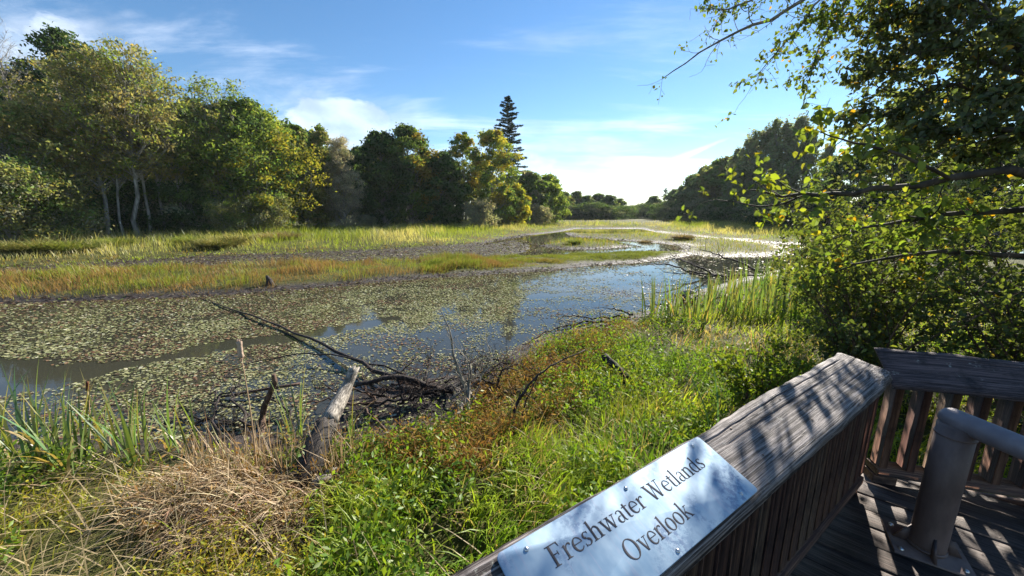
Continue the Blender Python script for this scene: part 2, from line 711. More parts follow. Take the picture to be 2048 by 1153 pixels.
M_log = wood_weathered('bleached_log_wood', (0.10, 0.085, 0.07), (0.50, 0.45, 0.38), (0.8, 14, 14), 1.0, 0.0)


def plain(name, col, rough=0.5, metal=0.0):
    return NT(name).principled(col, rough, metal)


M_ink = plain('engraved_dark_paint', (0.035, 0.035, 0.045), 0.9)
M_screw = plain('dull_rusty_screw', (0.12, 0.085, 0.07), 0.55, 0.6)
M_bolt = plain('steel_bolt', (0.55, 0.55, 0.56), 0.3, 1.0)
k = NT('brushed_aluminium_plate')
o_ = k.obj
br = k.noise(o_, 5.0, 4, 0.6, (1.5, 1.0, 1.0))
st = k.noise(o_, 9.0, 5, 0.7, (9.0, 0.6, 1.0))
sp = k.noise(o_, 60.0, 6, 0.75)
c_ = k.mix(k.smooth(br, 0.35, 0.65), (0.20, 0.32, 0.45), (0.38, 0.50, 0.60))  # the blue is the sky's reflection put into the base colour
c_ = k.mix(k.math('MULTIPLY', k.smooth(st, 0.55, 0.62), 0.30), c_, (0.40, 0.38, 0.48))
pt = k.math('MULTIPLY', k.smooth(k.noise(o_, 4.2, 3, 0.6), 0.52, 0.66), k.smooth(sp, 0.45, 0.56))
c_ = k.mix(k.math('MULTIPLY', pt, 0.7), c_, (0.09, 0.16, 0.30))
M_plate = k.principled(c_, k.math('ADD', k.math('MULTIPLY', sp, 0.25), 0.45), 0.12, k.bump(st, 0.05, 0.002), 0.25)

k = NT('grey_painted_steel')
n_ = k.noise(k.obj, 40, 4, 0.6)
n2_ = k.noise(k.obj, 6, 4, 0.6)
M_steel = k.principled(k.mix(k.smooth(n2_, 0.4, 0.7), (0.17, 0.145, 0.155), (0.26, 0.225, 0.24)), k.math('ADD', 0.38, k.math('MULTIPLY', n_, 0.25)), 0.2, k.bump(n_, 0.15, 0.003))
k = NT('brown_painted_post')
n_ = k.noise(k.obj, 30, 4, 0.6)
n2_ = k.noise(k.obj, 5, 5, 0.65, (1, 1, 0.35))
n3_ = k.noise(k.obj, 55, 5, 0.75, (1, 1, 0.5))
c_ = k.mix(k.smooth(n2_, 0.35, 0.65), (0.075, 0.048, 0.042), (0.155, 0.104, 0.088))
c_ = k.mix(k.math('MULTIPLY', k.smooth(n3_, 0.66, 0.72), 0.8), c_, (0.22, 0.17, 0.15))
c_ = k.mix(k.math('MULTIPLY', k.smooth(n3_, 0.30, 0.26), 0.8), c_, (0.03, 0.02, 0.02))
M_post = k.principled(c_, k.math('ADD', 0.45, k.math('MULTIPLY', n3_, 0.3)), 0, k.bump(n_, 0.25, 0.003))

# ground: mud by the water, litter and moss higher up
k = NT('bank_soil')
p = k.pos
sepz = k.n('ShaderNodeSeparateXYZ')
k.set(sepz.inputs[0], p)
n1 = k.noise(p, 1.3, 8, 0.65)
n2 = k.noise(p, 7.0, 8, 0.7)
n3 = k.noise(p, 28.0, 4, 0.7)
zed = k.math('ADD', sepz.outputs[2], k.math('MULTIPLY', k.math('SUBTRACT', n1, 0.5), 0.12))
land = k.smooth(zed, 0.05, 0.17)
mud = k.mix(k.smooth(n2, 0.35, 0.7), (0.030, 0.024, 0.024), (0.085, 0.068, 0.062))
mud = k.mix(k.smooth(n3, 0.63, 0.72), mud, (0.16, 0.13, 0.10))
soil = k.ramp(n2, [(0.3, (0.035, 0.045, 0.010)), (0.5, (0.085, 0.09, 0.022)), (0.7, (0.12, 0.10, 0.04))])
c_ = k.mix(land, mud, soil)
rg = k.mix(land, (0.55, 0.55, 0.55), (0.9, 0.9, 0.9))
hgt = k.math('ADD', k.math('MULTIPLY', n2, 0.6), k.math('MULTIPLY', n3, 0.4))
M_ground = k.principled(c_, rg, 0, k.bump(hgt, 1.0, 0.12), 0.18)

k = NT('pond_water')
p = k.pos
w1 = k.noise(p, 2.2, 3, 0.5, (1, 1.6, 1))
w2 = k.noise(p, 11.0, 2, 0.5)
hh = k.math('ADD', k.math('MULTIPLY', w1, 0.7), k.math('MULTIPLY', w2, 0.3))
murk = k.noise(p, 0.35, 4, 0.6)
M_water = k.principled(k.mix(murk, (0.020, 0.022, 0.018), (0.055, 0.052, 0.036)), 0.035, 0, k.bump(hh, 0.05, 0.02), 0.5, 1.33)

# ------------------------------------------------------------------ lie of the land
def G(L):
    return [g(u, v, 0)[:2] for u, v in L]


NEAR = G([(-500, 990), (0, 905), (150, 885), (300, 892), (420, 892), (520, 892), (620, 888), (700, 878), (800, 868), (880, 850), (940, 800), (1000, 740),
          (1060, 692), (1150, 665), (1250, 642), (1320, 622), (1385, 592), (1450, 572), (1520, 550), (1600, 533), (1700, 524)]) + \
    [np.array(q) for q in ((60, 22), (60, -25), (-25, -25), (-25, 1.0))]
SPIT = G([(-200, 615), (0, 606), (200, 601), (450, 590), (650, 573), (900, 551), (1100, 540), (1198, 529), (1271, 525), (1376, 513), (1385, 508),
          (1356, 505), (1320, 504), (1198, 508), (1100, 514), (1000, 517), (800, 525), (650, 528), (500, 534), (300, 540), (0, 554), (-200, 563)])
FAR = G([(-300, 562), (0, 545), (200, 532), (420, 517), (600, 511), (800, 501), (950, 491), (1010, 478), (1060, 470), (1110, 465), (1150, 457.5),
         (1285, 457.5), (1305, 463), (1340, 468), (1385, 473), (1440, 479), (1500, 484), (1600, 489), (1750, 497)]) + \
    [np.array(q) for q in ((110, 40), (900, 400), (900, 2500), (-900, 2500), (-900, 400), (-120, 30), (-60, 12))]
ISLE = G([(1086, 492), (1130, 499), (1210, 498), (1258, 494), (1225, 487), (1130, 484)])
STRIP = G([(1137, 466), (1222, 470), (1295, 465), (1380, 474), (1440, 481), (1500, 487), (1560, 492), (1560, 510), (1500, 513), (1440, 514), (1393, 511),
           (1366, 504), (1384, 498), (1364, 491), (1307, 485), (1217, 479), (1149, 474)])
MUDF = G([(-300, 590), (-300, 548), (0, 540), (420, 512), (800, 497), (960, 489), (1030, 478), (1070, 492), (1060, 505), (1000, 520), (650, 532), (300, 545), (0, 562)])
NEARMUD = G([(330, 900), (400, 862), (520, 850), (600, 835), (640, 785), (720, 770), (850, 742), (960, 735), (1010, 728), (940, 820), (880, 865), (700, 900)])

P1 = at(1680, 700, 2.10)      # far upper corner of the sign rail
D1 = np.array((0.83, 0.557, 0.0))
D1 /= np.linalg.norm(D1)
N1 = np.array((D1[1], -D1[0], 0.0))     # towards the deck
P2 = np.array((2.23, 2.14, 1.8))
D2 = np.array((0.962, -0.272, 0.0))
D2 /= np.linalg.norm(D2)
N2 = np.array((D2[1], -D2[0], 0.0))
DECK_Z = 1.0


def terrain(x, y):
    P = np.stack((np.ravel(x), np.ravel(y)), -1)
    h = np.full(len(P), -0.30)
    xr, yr = P[:, 0], P[:, 1]
    dist = np.hypot(xr, yr)
    wob = (fbm(xr, yr, 0.9, 5) - 0.5) * 0.5 + (fbm(xr, yr, 4, 9) - 0.5) * 1.2 * np.clip(dist / 15, 0.1, 1)
    lump = (fbm(xr, yr, 0.5, 21) - 0.5) * 0.10 + (fbm(xr, yr, 3.0, 31) - 0.5) * 0.22
    for poly, top, run, mudw in ((NEAR, 0.26, 1.6, 0.45), (SPIT, 0.16, 0.8, 0.55), (FAR, 0.75, 9.0, 0.7), (ISLE, 0.2, 0.8, 0.6), (STRIP, 0.16, 1.2, 0.8)):
        s = sdist(P, poly) + wob * (0.35 if poly is NEAR else 0.6)
        hi = np.where(s > 0, 0.05 + top * (1 - np.exp(-np.maximum(s, 0) / run)) + lump * np.clip(s / 1.0, 0, 1), 0.05 + s * 0.10 / mudw)
        h = np.maximum(h, np.maximum(hi, -0.30))
    for poly, lev in ((MUDF, 0.022), (NEARMUD, 0.03)):
        s = sdist(P, poly) + wob * 0.5
        m = np.clip(s / 0.8 + 0.5, 0, 1)
        h = np.maximum(h, -0.30 + m * (0.30 + lev + (fbm(xr, yr, 0.7, 77) - 0.5) * 0.10))
    # hollow kept clear under the deck
    under = np.minimum((P - P1[:2]) @ N1[:2] + 0.1, (P - P2[:2]) @ N2[:2] + 0.1)
    h = np.where(under > 0, np.minimum(h, 0.45), h)
    return h.reshape(np.shape(x))


def gz(x, y):
    return terrain(np.asarray(x, float), np.asarray(y, float))


def axis(neg, pos, d0, growth):
    a = [0.0]
    s = d0
    while a[-1] < pos:
        a.append(a[-1] + s)
        s *= growth
    b = [0.0]
    s = d0
    while b[-1] > neg:
        b.append(b[-1] - s)
        s *= growth
    return np.array(b[:0:-1] + a)


gx = axis(-2200, 2200, 0.12, 1.030)
gy = axis(-60, 2600, 0.12, 1.024)
X, Y = np.meshgrid(gx, gy)
Z = terrain(X, Y)
nx, ny = len(gx), len(gy)
i, j = np.meshgrid(np.arange(nx - 1), np.arange(ny - 1))
o = (j * nx + i).ravel()
mb = MB()
mb.add(np.stack((X, Y, Z), -1).reshape(-1, 3), None, np.stack((o, o + 1, o + nx + 1, o + nx), -1))
ground = mb.build('ground', M_ground, None, True)
tag(ground, 'muddy pond bank and grassy ground running back to the trees', kind='structure')
mb = MB()
mb.add([(-140, -12, 0), (200, -12, 0), (200, 160, 0), (-140, 160, 0)], None, [(0, 1, 2, 3)])
water = mb.build('water', M_water)
tag(water, 'still shallow pond water reflecting the sky', kind='structure')


def on_deck(P):
    return ((P[:, :2] - P1[:2]) @ N1[:2] > -0.10) & ((P[:, :2] - P2[:2]) @ N2[:2] > -0.10)


# ------------------------------------------------------------------ trees
def spine(p0, p1, n, wig, r):
    p0, p1 = np.asarray(p0, float), np.asarray(p1, float)
    t = np.linspace(0, 1, n)[:, None]
    P = p0 + (p1 - p0) * t
    L = np.linalg.norm(p1 - p0)
    P[1:-1] += r.normal(size=(n - 2, 3)) * L * wig
    return P


def broadleaf(seed, H, rad, cb=0.18, n_cl=90, lpc=170, leaf=0.16, cols=((0.05, 0.08, 0.015),), wts=(1,), trunk_r=0.16, lean=(0, 0),
              prof=None, clump=(0.22, 0.36), up=0.35, flat=0.62, aspect=0.5, side_col=None, bark=None, stems=1, bare_top=0.0, mat=None, tw=2):
    """returns (trunk mesh, crown mesh) of one tree standing at the origin"""
    r = np.random.default_rng(seed)
    tk, cr = MB(), MB()
    prof = prof or (lambda t: math.sin(math.pi * min(1, max(0, 0.16 + 0.80 * t))) ** 0.7)
    axes = []
    for s in range(stems):
        a = r.random() * 6.28
        off = 0.0 if stems == 1 else rad * 0.35
        top = np.array((lean[0] * H + math.cos(a) * off, lean[1] * H + math.sin(a) * off, H * (0.97 - 0.12 * r.random() * (stems > 1))))
        A = spine((math.cos(a) * off * 0.15, math.sin(a) * off * 0.15, -0.3), top, 9, 0.0065, r)
        axes.append(A)
        rr = trunk_r * (1 - np.linspace(0, 1, 9) ** 1.1 * 0.92) / (1 if stems == 1 else 1.3)
        rr[0] *= 1.25
        tk.tube(A, rr, 7, jit=0.12, r=r)
    cols = np.asarray(cols, float) * 1.95
    wts = np.asarray(wts, float) / np.sum(wts)
    n_cl = int(n_cl * 1.5)
    lpc = lpc * 0.68
    for q in range(n_cl):
        A = axes[q % stems]
        t = r.random() ** 0.85
        h = cb + (1 - cb) * t
        az = q * 2.39996 + r.random() * 0.9
        Rr = rad * prof(t)
        dd = Rr * math.sqrt(0.12 + 0.88 * r.random()) * (0.70 + 0.55 * r.random())
        ax = np.array([np.interp(h * H, A[:, 2], A[:, d_]) for d_ in (0, 1)])
        c = np.array((ax[0] + math.cos(az) * dd, ax[1] + math.sin(az) * dd, h * H))
        hs_ = max(cb * 0.6 * H, h * H - dd * (0.45 + up) - 0.2)
        b0 = np.array([np.interp(hs_, A[:, 2], A[:, d_]) for d_ in (0, 1)] + [hs_])
        mid = (b0 + c) / 2 + np.array((0, 0, -0.06 * dd)) + r.normal(size=3) * dd * 0.05
        br = trunk_r * 0.30 * (1 - t * 0.6)
        tk.tube([b0, mid, c], [br, br * 0.6, br * 0.2], 4, caps=False)
        rc = rad * 0.84 * (clump[0] + (clump[1] - clump[0]) * r.random()) * (0.75 + 0.25 * prof(t))
        for w_ in range(tw):
            e = c + randdir(1, r)[0] * rc * 1.1
            tk.tube([mid * 0.3 + c * 0.7, (c + e) / 2, e], [br * 0.35, br * 0.22, 0.006], 3, caps=False)
        n = int(lpc * (0.6 + 0.8 * r.random()) * (1 - bare_top * t))
        if n < 2:
            continue
        d_ = randdir(n, r) * (r.random((n, 1)) ** 0.45) * rc
        d_[: n // 6] *= 1.7
        d_[:, 2] *= flat
        d_[:, 2] -= (d_[:, 0] ** 2 + d_[:, 1] ** 2) / (rc + 1e-6) * 0.22
        ci = cols[r.choice(len(cols), p=wts)]
        if side_col is not None:
            s_ = (c[0] * side_col[0][0] + c[1] * side_col[0][1]) / rad + r.normal() * 0.25
            if s_ > side_col[1]:
                ci = np.asarray(side_col[2]) * 1.3
        ci = ci * (0.8 + 0.4 * r.random())
        leaves(cr, c + d_, leaf * (0.65 + 0.7 * r.random(n)), jcol(ci, n, 0.25, r), 0.5, aspect, r)
    return tk.mesh('trunk', bark or M_bark, True), cr.mesh('crown', mat or M_crown)


def conifer(seed, H, rad, cols=((0.035, 0.06, 0.032),), bare=0.12, whorl=0.42, droop=0.28, gap=0.12, dens=1.0):
    r = np.random.default_rng(seed)
    tk, cr = MB(), MB()
    A = spine((0, 0, -0.3), (r.normal() * 0.1, r.normal() * 0.1, H), 10, 0.004, r)
    tr = H * 0.013
    tk.tube(A, tr * (1 - np.linspace(0, 1, 10) * 0.96), 7)
    h = bare * H
    cols = np.asarray(cols, float)
    while h < H * 0.985:
        t = (h - bare * H) / (H * (1 - bare))
        Lb = rad * (1 - t) ** 0.62 * (0.55 + 0.45 * min(1, t * 6 + 0.3)) + 0.12
        nb = 4 + int(4 * (1 - t) + r.random() * 2)
        a0 = r.random() * 6.28
        for b in range(nb):
            if r.random() < gap:
                continue
            L = Lb * (0.35 + 0.85 * r.random())
            az = a0 + b * 6.283 / nb + r.normal() * 0.2
            hh_ = h + r.normal() * whorl * 0.25
            d = np.array((math.cos(az), math.sin(az), 0))
            s = np.linspace(0, 1, 5)
            rise = (0.10 + 0.35 * t) * L
            P = np.stack([np.array((0, 0, hh_)) + d * L * q + np.array((0, 0, rise * q - droop * L * q * q + 0.10 * L * q ** 4)) for q in s])
            tk.tube(P, 0.03 * (1 - s * 0.8) * (0.4 + Lb / rad), 3, caps=False)
            n = int((18 + 80 * L / rad) * dens)
            q = r.random(n) ** 0.75
            base = np.stack([np.interp(q, s, P[:, k_]) for k_ in range(3)], -1)
            sd_ = np.array((-d[1], d[0], 0))
            wv = (r.random(n) * 2 - 1)[:, None]
            tl = (0.10 + 0.26 * (1 - q)) * min(1.0, 0.35 + L / rad)
            cen = base + sd_ * wv * tl[:, None] * 1.3 + d * (0.15 * tl)[:, None] + np.array((0, 0, -1.0)) * (np.abs(r.normal(size=n)) * 0.13 * tl / 0.3)[:, None]
            axv = np.cross(np.tile((0, 0, 1.0), (n, 1)), d + sd_ * wv * 0.9 + r.normal(size=(n, 3)) * 0.2)
            leaves(cr, cen, 0.14 + 0.26 * r.random(n) * (0.5 + 0.5 * L / rad), jcol(cols[r.integers(len(cols))] * (0.75 + 0.5 * r.random()), n, 0.25, r), 1.2, 0.26, r, 0.05,
                   axis=-axv)
        h += whorl * (0.65 + 0.5 * (1 - t)) * (0.8 + 0.4 * r.random())
    return tk.mesh('trunk', M_bark_dark, True), cr.mesh('crown', M_needle)


def plant_tree(name, meshes, loc, label, cat='tree', group=None, rz=0.0, s=(1, 1, 1)):
    e = empty(name, (loc[0], loc[1], float(gz(loc[0], loc[1])) - 0.05), rz)
    e.scale = s
    for nm, me in zip(('trunk', 'crown'), meshes):
        c = bpy.data.objects.new(nm, me)
        C.objects.link(c)
        c.parent = e
    return tag(e, label, cat, group)


def tloc(u, D):
    """ground point on the bearing of column u, D metres out"""
    p = at(u, 425.5, D)
    return np.array((p[0], D))


def theight(u, v, D):
    return at(u, v, D)[2] - float(gz(*tloc(u, D)))


OLIVE = (0.135, 0.140, 0.050)
OLIVE2 = (0.175, 0.155, 0.065)
DGREEN = (0.036, 0.060, 0.022)
MGREEN = (0.070, 0.105, 0.030)
LGREEN = (0.125, 0.160, 0.036)
YELLOW = (0.33, 0.24, 0.015)
GOLD = (0.20, 0.16, 0.035)
GREYG = (0.135, 0.14, 0.095)
col_prof = lambda t: (0.55 + 0.45 * math.sin(math.pi * min(1, t * 0.95 + 0.1))) * (1 - 0.75 * t ** 4)
airy = lambda t: 0.35 + 0.65 * math.sin(math.pi * min(1, 0.1 + 0.85 * t))
WOOD_L = 'trees at the edge of the left wood'

# left wood, front row: name, column, distance, top row, builder
def front(name, u, D, v, label, rad, seed, **k):
    H = theight(u, v, D)
    return plant_tree(name, broadleaf(seed, H, rad, **k), tloc(u, D), label, group=WOOD_L)


front('alder_tree', 40, 26, 205, 'olive brown alder at the far left edge of the wood', 3.4, 11, cb=0.08, n_cl=150, lpc=95, leaf=0.12, cols=(OLIVE, OLIVE2, MGREEN), wts=(4, 3, 2), prof=airy, tw=3)
front('bare_topped_alder_tree', 75, 28, 25, 'tall thin alder with bare twiggy top rising at the far left', 2.3, 12, cb=0.2, n_cl=85, lpc=90, leaf=0.11, cols=(OLIVE2, OLIVE), wts=(1, 1), prof=lambda t: 0.9 - 0.55 * t, bare_top=1.25, tw=7, up=0.9, trunk_r=0.12)
front('alder_tree', 208, 29, 105, 'tall alder with straight pale trunk, left of the leaning pair', 2.3, 13, cb=0.34, n_cl=100, lpc=75, leaf=0.115, cols=(OLIVE, OLIVE2, LGREEN), wts=(3, 2, 1), prof=airy, trunk_r=0.15, lean=(0.03, 0), tw=4, bare_top=0.35)
front('leaning_alder_tree', 268, 30, 88, 'pale trunked alder leaning right with airy olive crown', 2.9, 14, cb=0.38, n_cl=120, lpc=75, leaf=0.115, cols=(OLIVE, LGREEN, OLIVE2), wts=(3, 2, 2), prof=airy, trunk_r=0.16, lean=(0.12, 0.0), tw=4, bare_top=0.45)
front('leaning_alder_tree', 292, 31, 130, 'slimmer pale trunk leaning beside the airy leaning alder', 2.1, 44, cb=0.42, n_cl=80, lpc=65, leaf=0.12, cols=(OLIVE, LGREEN, OLIVE2), wts=(3, 2, 2), prof=airy, trunk_r=0.12, lean=(0.05, 0.0), tw=4, bare_top=0.3)
front('dark_maple_tree', 215, 37, 72, 'dark green broad tree whose dense top shows above the alders', 4.6, 15, cb=0.15, n_cl=120, lpc=170, leaf=0.17, cols=(DGREEN, (0.022, 0.04, 0.012)), wts=(2, 1), trunk_r=0.25)
front('dark_maple_tree', 120, 35, 150, 'dark green tree filling the gap behind the leftmost alders', 4.4, 16, cb=0.12, n_cl=105, lpc=170, leaf=0.17, cols=(DGREEN, MGREEN), wts=(3, 1), trunk_r=0.25)
front('dark_maple_tree', 335, 38, 215, 'dark leafy tree behind the leaning alder', 4.0, 17, cb=0.10, n_cl=115, lpc=170, leaf=0.17, cols=(DGREEN, OLIVE), wts=(3, 1), trunk_r=0.25)
for q_, (u_, D_, v_, rad_, sd_, lab_) in enumerate(((112, 28.5, 165, 1.7, 501, 'slim alder with thin pale trunk at the left, below the dark tree'), (160, 29.5, 120, 1.8, 502, 'slim airy alder between the dark tree and the straight pale trunk'),
        (238, 29.5, 95, 1.6, 503, 'thin upright alder between the two pale trunked alders'), (322, 32, 100, 2.0, 504, 'airy alder with drooping twigs right of the leaning alders'),
        (362, 33, 150, 1.7, 505, 'thin alder at the right edge of the left group against the sky'), (430, 34.5, 190, 1.5, 506, 'slender young tree just left of the feathery topped tree'))):
    front('slim_alder_tree', u_, D_, v_, lab_, rad_, sd_, cb=0.34, n_cl=75, lpc=62, leaf=0.11, cols=(OLIVE, OLIVE2, LGREEN), wts=(3, 2, 1), prof=lambda t: 0.55 + 0.45 * math.sin(3.0 * t), trunk_r=0.10, lean=(0.02 + 0.02 * (q_ % 2), 0), tw=6, bare_top=0.75, up=0.7, clump=(0.2, 0.4))
front('ash_tree', 462, 35, 150, 'slim light green tree with feathery open top beside the big yellow sided tree', 3.0, 18, cb=0.22, n_cl=110, lpc=62, leaf=0.12, cols=(LGREEN, MGREEN, OLIVE), wts=(3, 2, 1), prof=airy, trunk_r=0.11, tw=5, bare_top=0.5, up=0.8, stems=2)
front('sunlit_side_maple_tree', 515, 37.5, 208, 'large round green tree with its sunlit right side coloured yellow', 4.8, 19, cb=0.05, n_cl=170, lpc=190, leaf=0.15, cols=(MGREEN, LGREEN, DGREEN), wts=(3, 3, 2), side_col=((1.0, -0.25), 0.74, (0.22, 0.21, 0.035)), trunk_r=0.22)  # side_col puts sunlight from the right into yellow-green leaf colour
front('alder_tree', 612, 42, 250, 'olive green narrow tree right of the yellow sided round tree', 2.3, 20, cb=0.06, n_cl=90, lpc=150, leaf=0.15, cols=(OLIVE, MGREEN), wts=(2, 1), prof=col_prof, trunk_r=0.14)
front('alder_tree', 655, 44.5, 255, 'brownish green tree standing left of the grey twiggy tree', 2.5, 21, cb=0.06, n_cl=90, lpc=150, leaf=0.15, cols=(OLIVE, OLIVE2, MGREEN), wts=(2, 1, 1), prof=col_prof, trunk_r=0.14)
front('grey_dead_tree', 690, 43.5, 275, 'grey nearly leafless twiggy tree in the middle of the wood edge', 2.4, 22, cb=0.05, n_cl=130, lpc=110, leaf=0.16, aspect=0.10, cols=((0.27, 0.25, 0.21), (0.22, 0.20, 0.15), GREYG), wts=(3, 2, 1), prof=lambda t: 1 - 0.7 * t, trunk_r=0.12, tw=8, up=0.9)
front('dark_maple_tree', 770, 49.5, 266, 'dark green bushy tree right of the grey twiggy tree', 3.4, 23, cb=0.04, n_cl=120, lpc=170, leaf=0.18, cols=(DGREEN, MGREEN), wts=(3, 1), trunk_r=0.2)
front('tall_maple_tree', 822, 52, 256, 'tall dense maple with rounded dark top and golden right shoulder', 3.8, 24, cb=0.05, n_cl=140, lpc=180, leaf=0.18, cols=(DGREEN, MGREEN, LGREEN), wts=(3, 2, 1), side_col=((1.0, -0.2), 0.62, GOLD), trunk_r=0.24)
front('dark_maple_tree', 885, 53, 310, 'low dark green leafy tree between the tall maple and the yellow maple', 3.3, 25, cb=0.03, n_cl=120, lpc=180, leaf=0.19, cols=(DGREEN, (0.04, 0.07, 0.02)), wts=(1, 1), trunk_r=0.2)
front('open_maple_tree', 930, 59, 268, 'open branching maple with thin leaves showing sky', 3.1, 26, cb=0.35, n_cl=70, lpc=110, leaf=0.17, cols=((0.12, 0.14, 0.03), GOLD, MGREEN), wts=(2, 1, 1), trunk_r=0.18, clump=(0.18, 0.3), tw=4)
front('yellow_maple_tree', 985, 57, 262, 'yellow green autumn maple in front of the tall conifer', 3.9, 27, cb=0.10, n_cl=120, lpc=150, leaf=0.19, cols=((0.19, 0.18, 0.03), LGREEN, GOLD, MGREEN), wts=(3, 3, 1, 3), trunk_r=0.2, clump=(0.18, 0.30))
front('yellow_maple_tree', 1030, 60, 375, 'small bright yellow green maple below the tall conifer', 2.4, 28, cb=0.05, n_cl=75, lpc=150, leaf=0.19, cols=((0.21, 0.19, 0.02), LGREEN), wts=(1, 1), trunk_r=0.14)
front('dark_maple_tree', 1058, 68, 345, 'dull green tree just right of the tall conifer', 3.4, 29, cb=0.05, n_cl=90, lpc=160, leaf=0.22, cols=(MGREEN, GREYG), wts=(2, 1), trunk_r=0.2)
front('light_green_tree', 1095, 72, 352, 'bright green tree ending the left wood at the bend', 3.6, 30, cb=0.03, n_cl=95, lpc=160, leaf=0.22, cols=(LGREEN, MGREEN), wts=(2, 1), trunk_r=0.2)
plant_tree('tall_conifer_tree', conifer(31, theight(1017, 188, 72), 5.0, whorl=0.62, gap=0.20, dens=2.6), tloc(1017, 72), 'tall dark conifer standing above the left wood', group=WOOD_L)

# understorey shrubs along the wood edge
def shrub_mesh(seed, H, rad, cols, wts, leaf=0.10, n_cl=45, lpc=120, aspect=0.45, tw=4):
    return broadleaf(seed, H, rad, cb=0.05, n_cl=n_cl, lpc=lpc, leaf=leaf, cols=cols, wts=wts, trunk_r=0.05, stems=3, prof=lambda t: 1 - 0.55 * t ** 1.5, clump=(0.3, 0.45), up=0.9, aspect=aspect, tw=tw)


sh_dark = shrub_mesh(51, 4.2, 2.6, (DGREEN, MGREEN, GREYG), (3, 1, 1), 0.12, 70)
sh_olive = shrub_mesh(52, 4.6, 2.6, (OLIVE, GREYG, MGREEN), (2, 1, 1), 0.11, 75)
sh_grey = shrub_mesh(53, 1.8, 1.1, (GREYG, (0.2, 0.19, 0.13)), (1, 1), 0.08, 40, 110, 0.3)
for (u, D, me, s, lab) in (
        (15, 24, sh_olive, 1.1, 'olive leafy shrub at the far left wood edge'),
        (95, 25.5, sh_olive, 0.95, 'grey olive shrub below the bare topped alder'),
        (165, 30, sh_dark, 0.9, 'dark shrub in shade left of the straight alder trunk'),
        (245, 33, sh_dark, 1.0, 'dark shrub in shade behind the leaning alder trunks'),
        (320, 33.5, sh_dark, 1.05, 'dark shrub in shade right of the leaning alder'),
        (400, 33.5, sh_dark, 1.0, 'dense green shrub left of the yellow sided round tree'),
        (452, 32.5, sh_olive, 0.62, 'pale brushy shrub below the slim feathery tree'),
        (540, 35, sh_olive, 0.75, 'pale green shrub at the foot of the yellow sided round tree'),
        (735, 46.5, sh_grey, 0.9, 'small grey shrub right of the grey twiggy tree'),
        (960, 51, sh_grey, 2.1, 'grey brown shrub at the foot of the yellow maple'),
        (1075, 64, sh_grey, 2.0, 'grey green shrub below the last trees of the left wood')):
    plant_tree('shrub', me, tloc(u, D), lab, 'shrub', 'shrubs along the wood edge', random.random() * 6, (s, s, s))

# second row of the wood, seen only between the others
bk = [broadleaf(61, 12, 4.0, cb=0.05, n_cl=90, lpc=120, leaf=0.26, cols=(DGREEN, MGREEN), wts=(3, 1), trunk_r=0.25),
      broadleaf(62, 13, 3.6, cb=0.05, n_cl=90, lpc=120, leaf=0.26, cols=(DGREEN, OLIVE), wts=(2, 1), trunk_r=0.25)]
for q, (u, D, v) in enumerate(((-60, 39, 170), (60, 44, 200), (165, 46, 150), (270, 46, 140), (400, 45, 190), (470, 47, 220), (570, 49, 225), (640, 54, 275), (715, 56, 290),
                               (760, 60, 280), (860, 64, 305), (905, 66, 330), (960, 70, 330), (1050, 80, 365), (1105, 88, 372))):
    s = theight(u, v, D) / 12.5
    plant_tree('woodland_tree', bk[q % 2], tloc(u, D), 'dark green tree in the second row of the left wood', group='second row of the left wood',
               rz=q * 1.7, s=(max(0.85, s), max(0.85, s), s))

# far trees across the bend
fr = [broadleaf(71, 9, 3.6, cb=0.03, n_cl=70, lpc=110, leaf=0.34, cols=((0.095, 0.12, 0.06), DGREEN), wts=(2, 1), trunk_r=0.2),
      broadleaf(72, 9, 3.4, cb=0.03, n_cl=70, lpc=110, leaf=0.34, cols=(MGREEN, (0.09, 0.095, 0.035)), wts=(1, 1), trunk_r=0.2),
      conifer(73, 10, 2.0, dens=0.6, whorl=0.7)]
for q, (u, D, v, kd, lab) in enumerate((
        (1128, 105, 385, 1, 'hazy green tree just beyond the end of the left wood'),
        (1152, 112, 384, 1, 'yellowish green tree in the far clump across the bend'),
        (1172, 110, 392, 0, 'dark round tree in the far clump, left of centre'),
        (1195, 112, 388, 0, 'dark round tree at the middle of the far clump'),
        (1218, 110, 391, 0, 'dark round tree in the far clump, right of centre'),
        (1236, 113, 398, 0, 'dark tree ending the far clump on the right'),
        (1262, 170, 414, 1, 'pale low tree in the far gap above the bend'),
        (1285, 175, 418, 1, 'low pale bush like tree in the far gap, further right'),
        (1305, 120, 393, 0, 'dark tree at the left end of the right hand tree line'),
        (1328, 110, 382, 2, 'small pointed conifer in the right hand tree line'),
        (1350, 102, 380, 0, 'dark leafy tree right of the small pointed conifer'),
        (1385, 95, 350, 0, 'dark rounded tree left of the poplars'),
        (1415, 88, 332, 0, 'dark rounded tree just left of the poplars'),
        (1440, 84, 318, 1, 'grey green tree at the foot of the poplars'))):
    s = theight(u, v, D) / 9.0
    sx_ = s if kd == 2 else max(s, 0.75) * 1.05
    plant_tree('far_conifer_tree' if kd == 2 else 'far_tree', fr[kd], tloc(u, D), lab, group='far trees beyond the water', rz=q * 2.1, s=(sx_, sx_, s))
for q, (u, D) in enumerate(((1140, 104), (1165, 104), (1190, 104), (1215, 104), (1240, 110), (1270, 130), (1300, 118), (1340, 100), (1370, 92), (1400, 86), (1430, 80), (1460, 74), (1490, 68), (1520, 62), (1550, 57), (1580, 52), (1610, 48))):
    s = 1.0 + 0.35 * random.random()
    plant_tree('far_shrub', sh_dark, tloc(u, D - 3), 'dark shrub at the foot of the far trees', 'shrub', 'shrubs under the far trees', q * 1.3, (s * 1.5, s * 1.5, s * 0.8))
pop = []
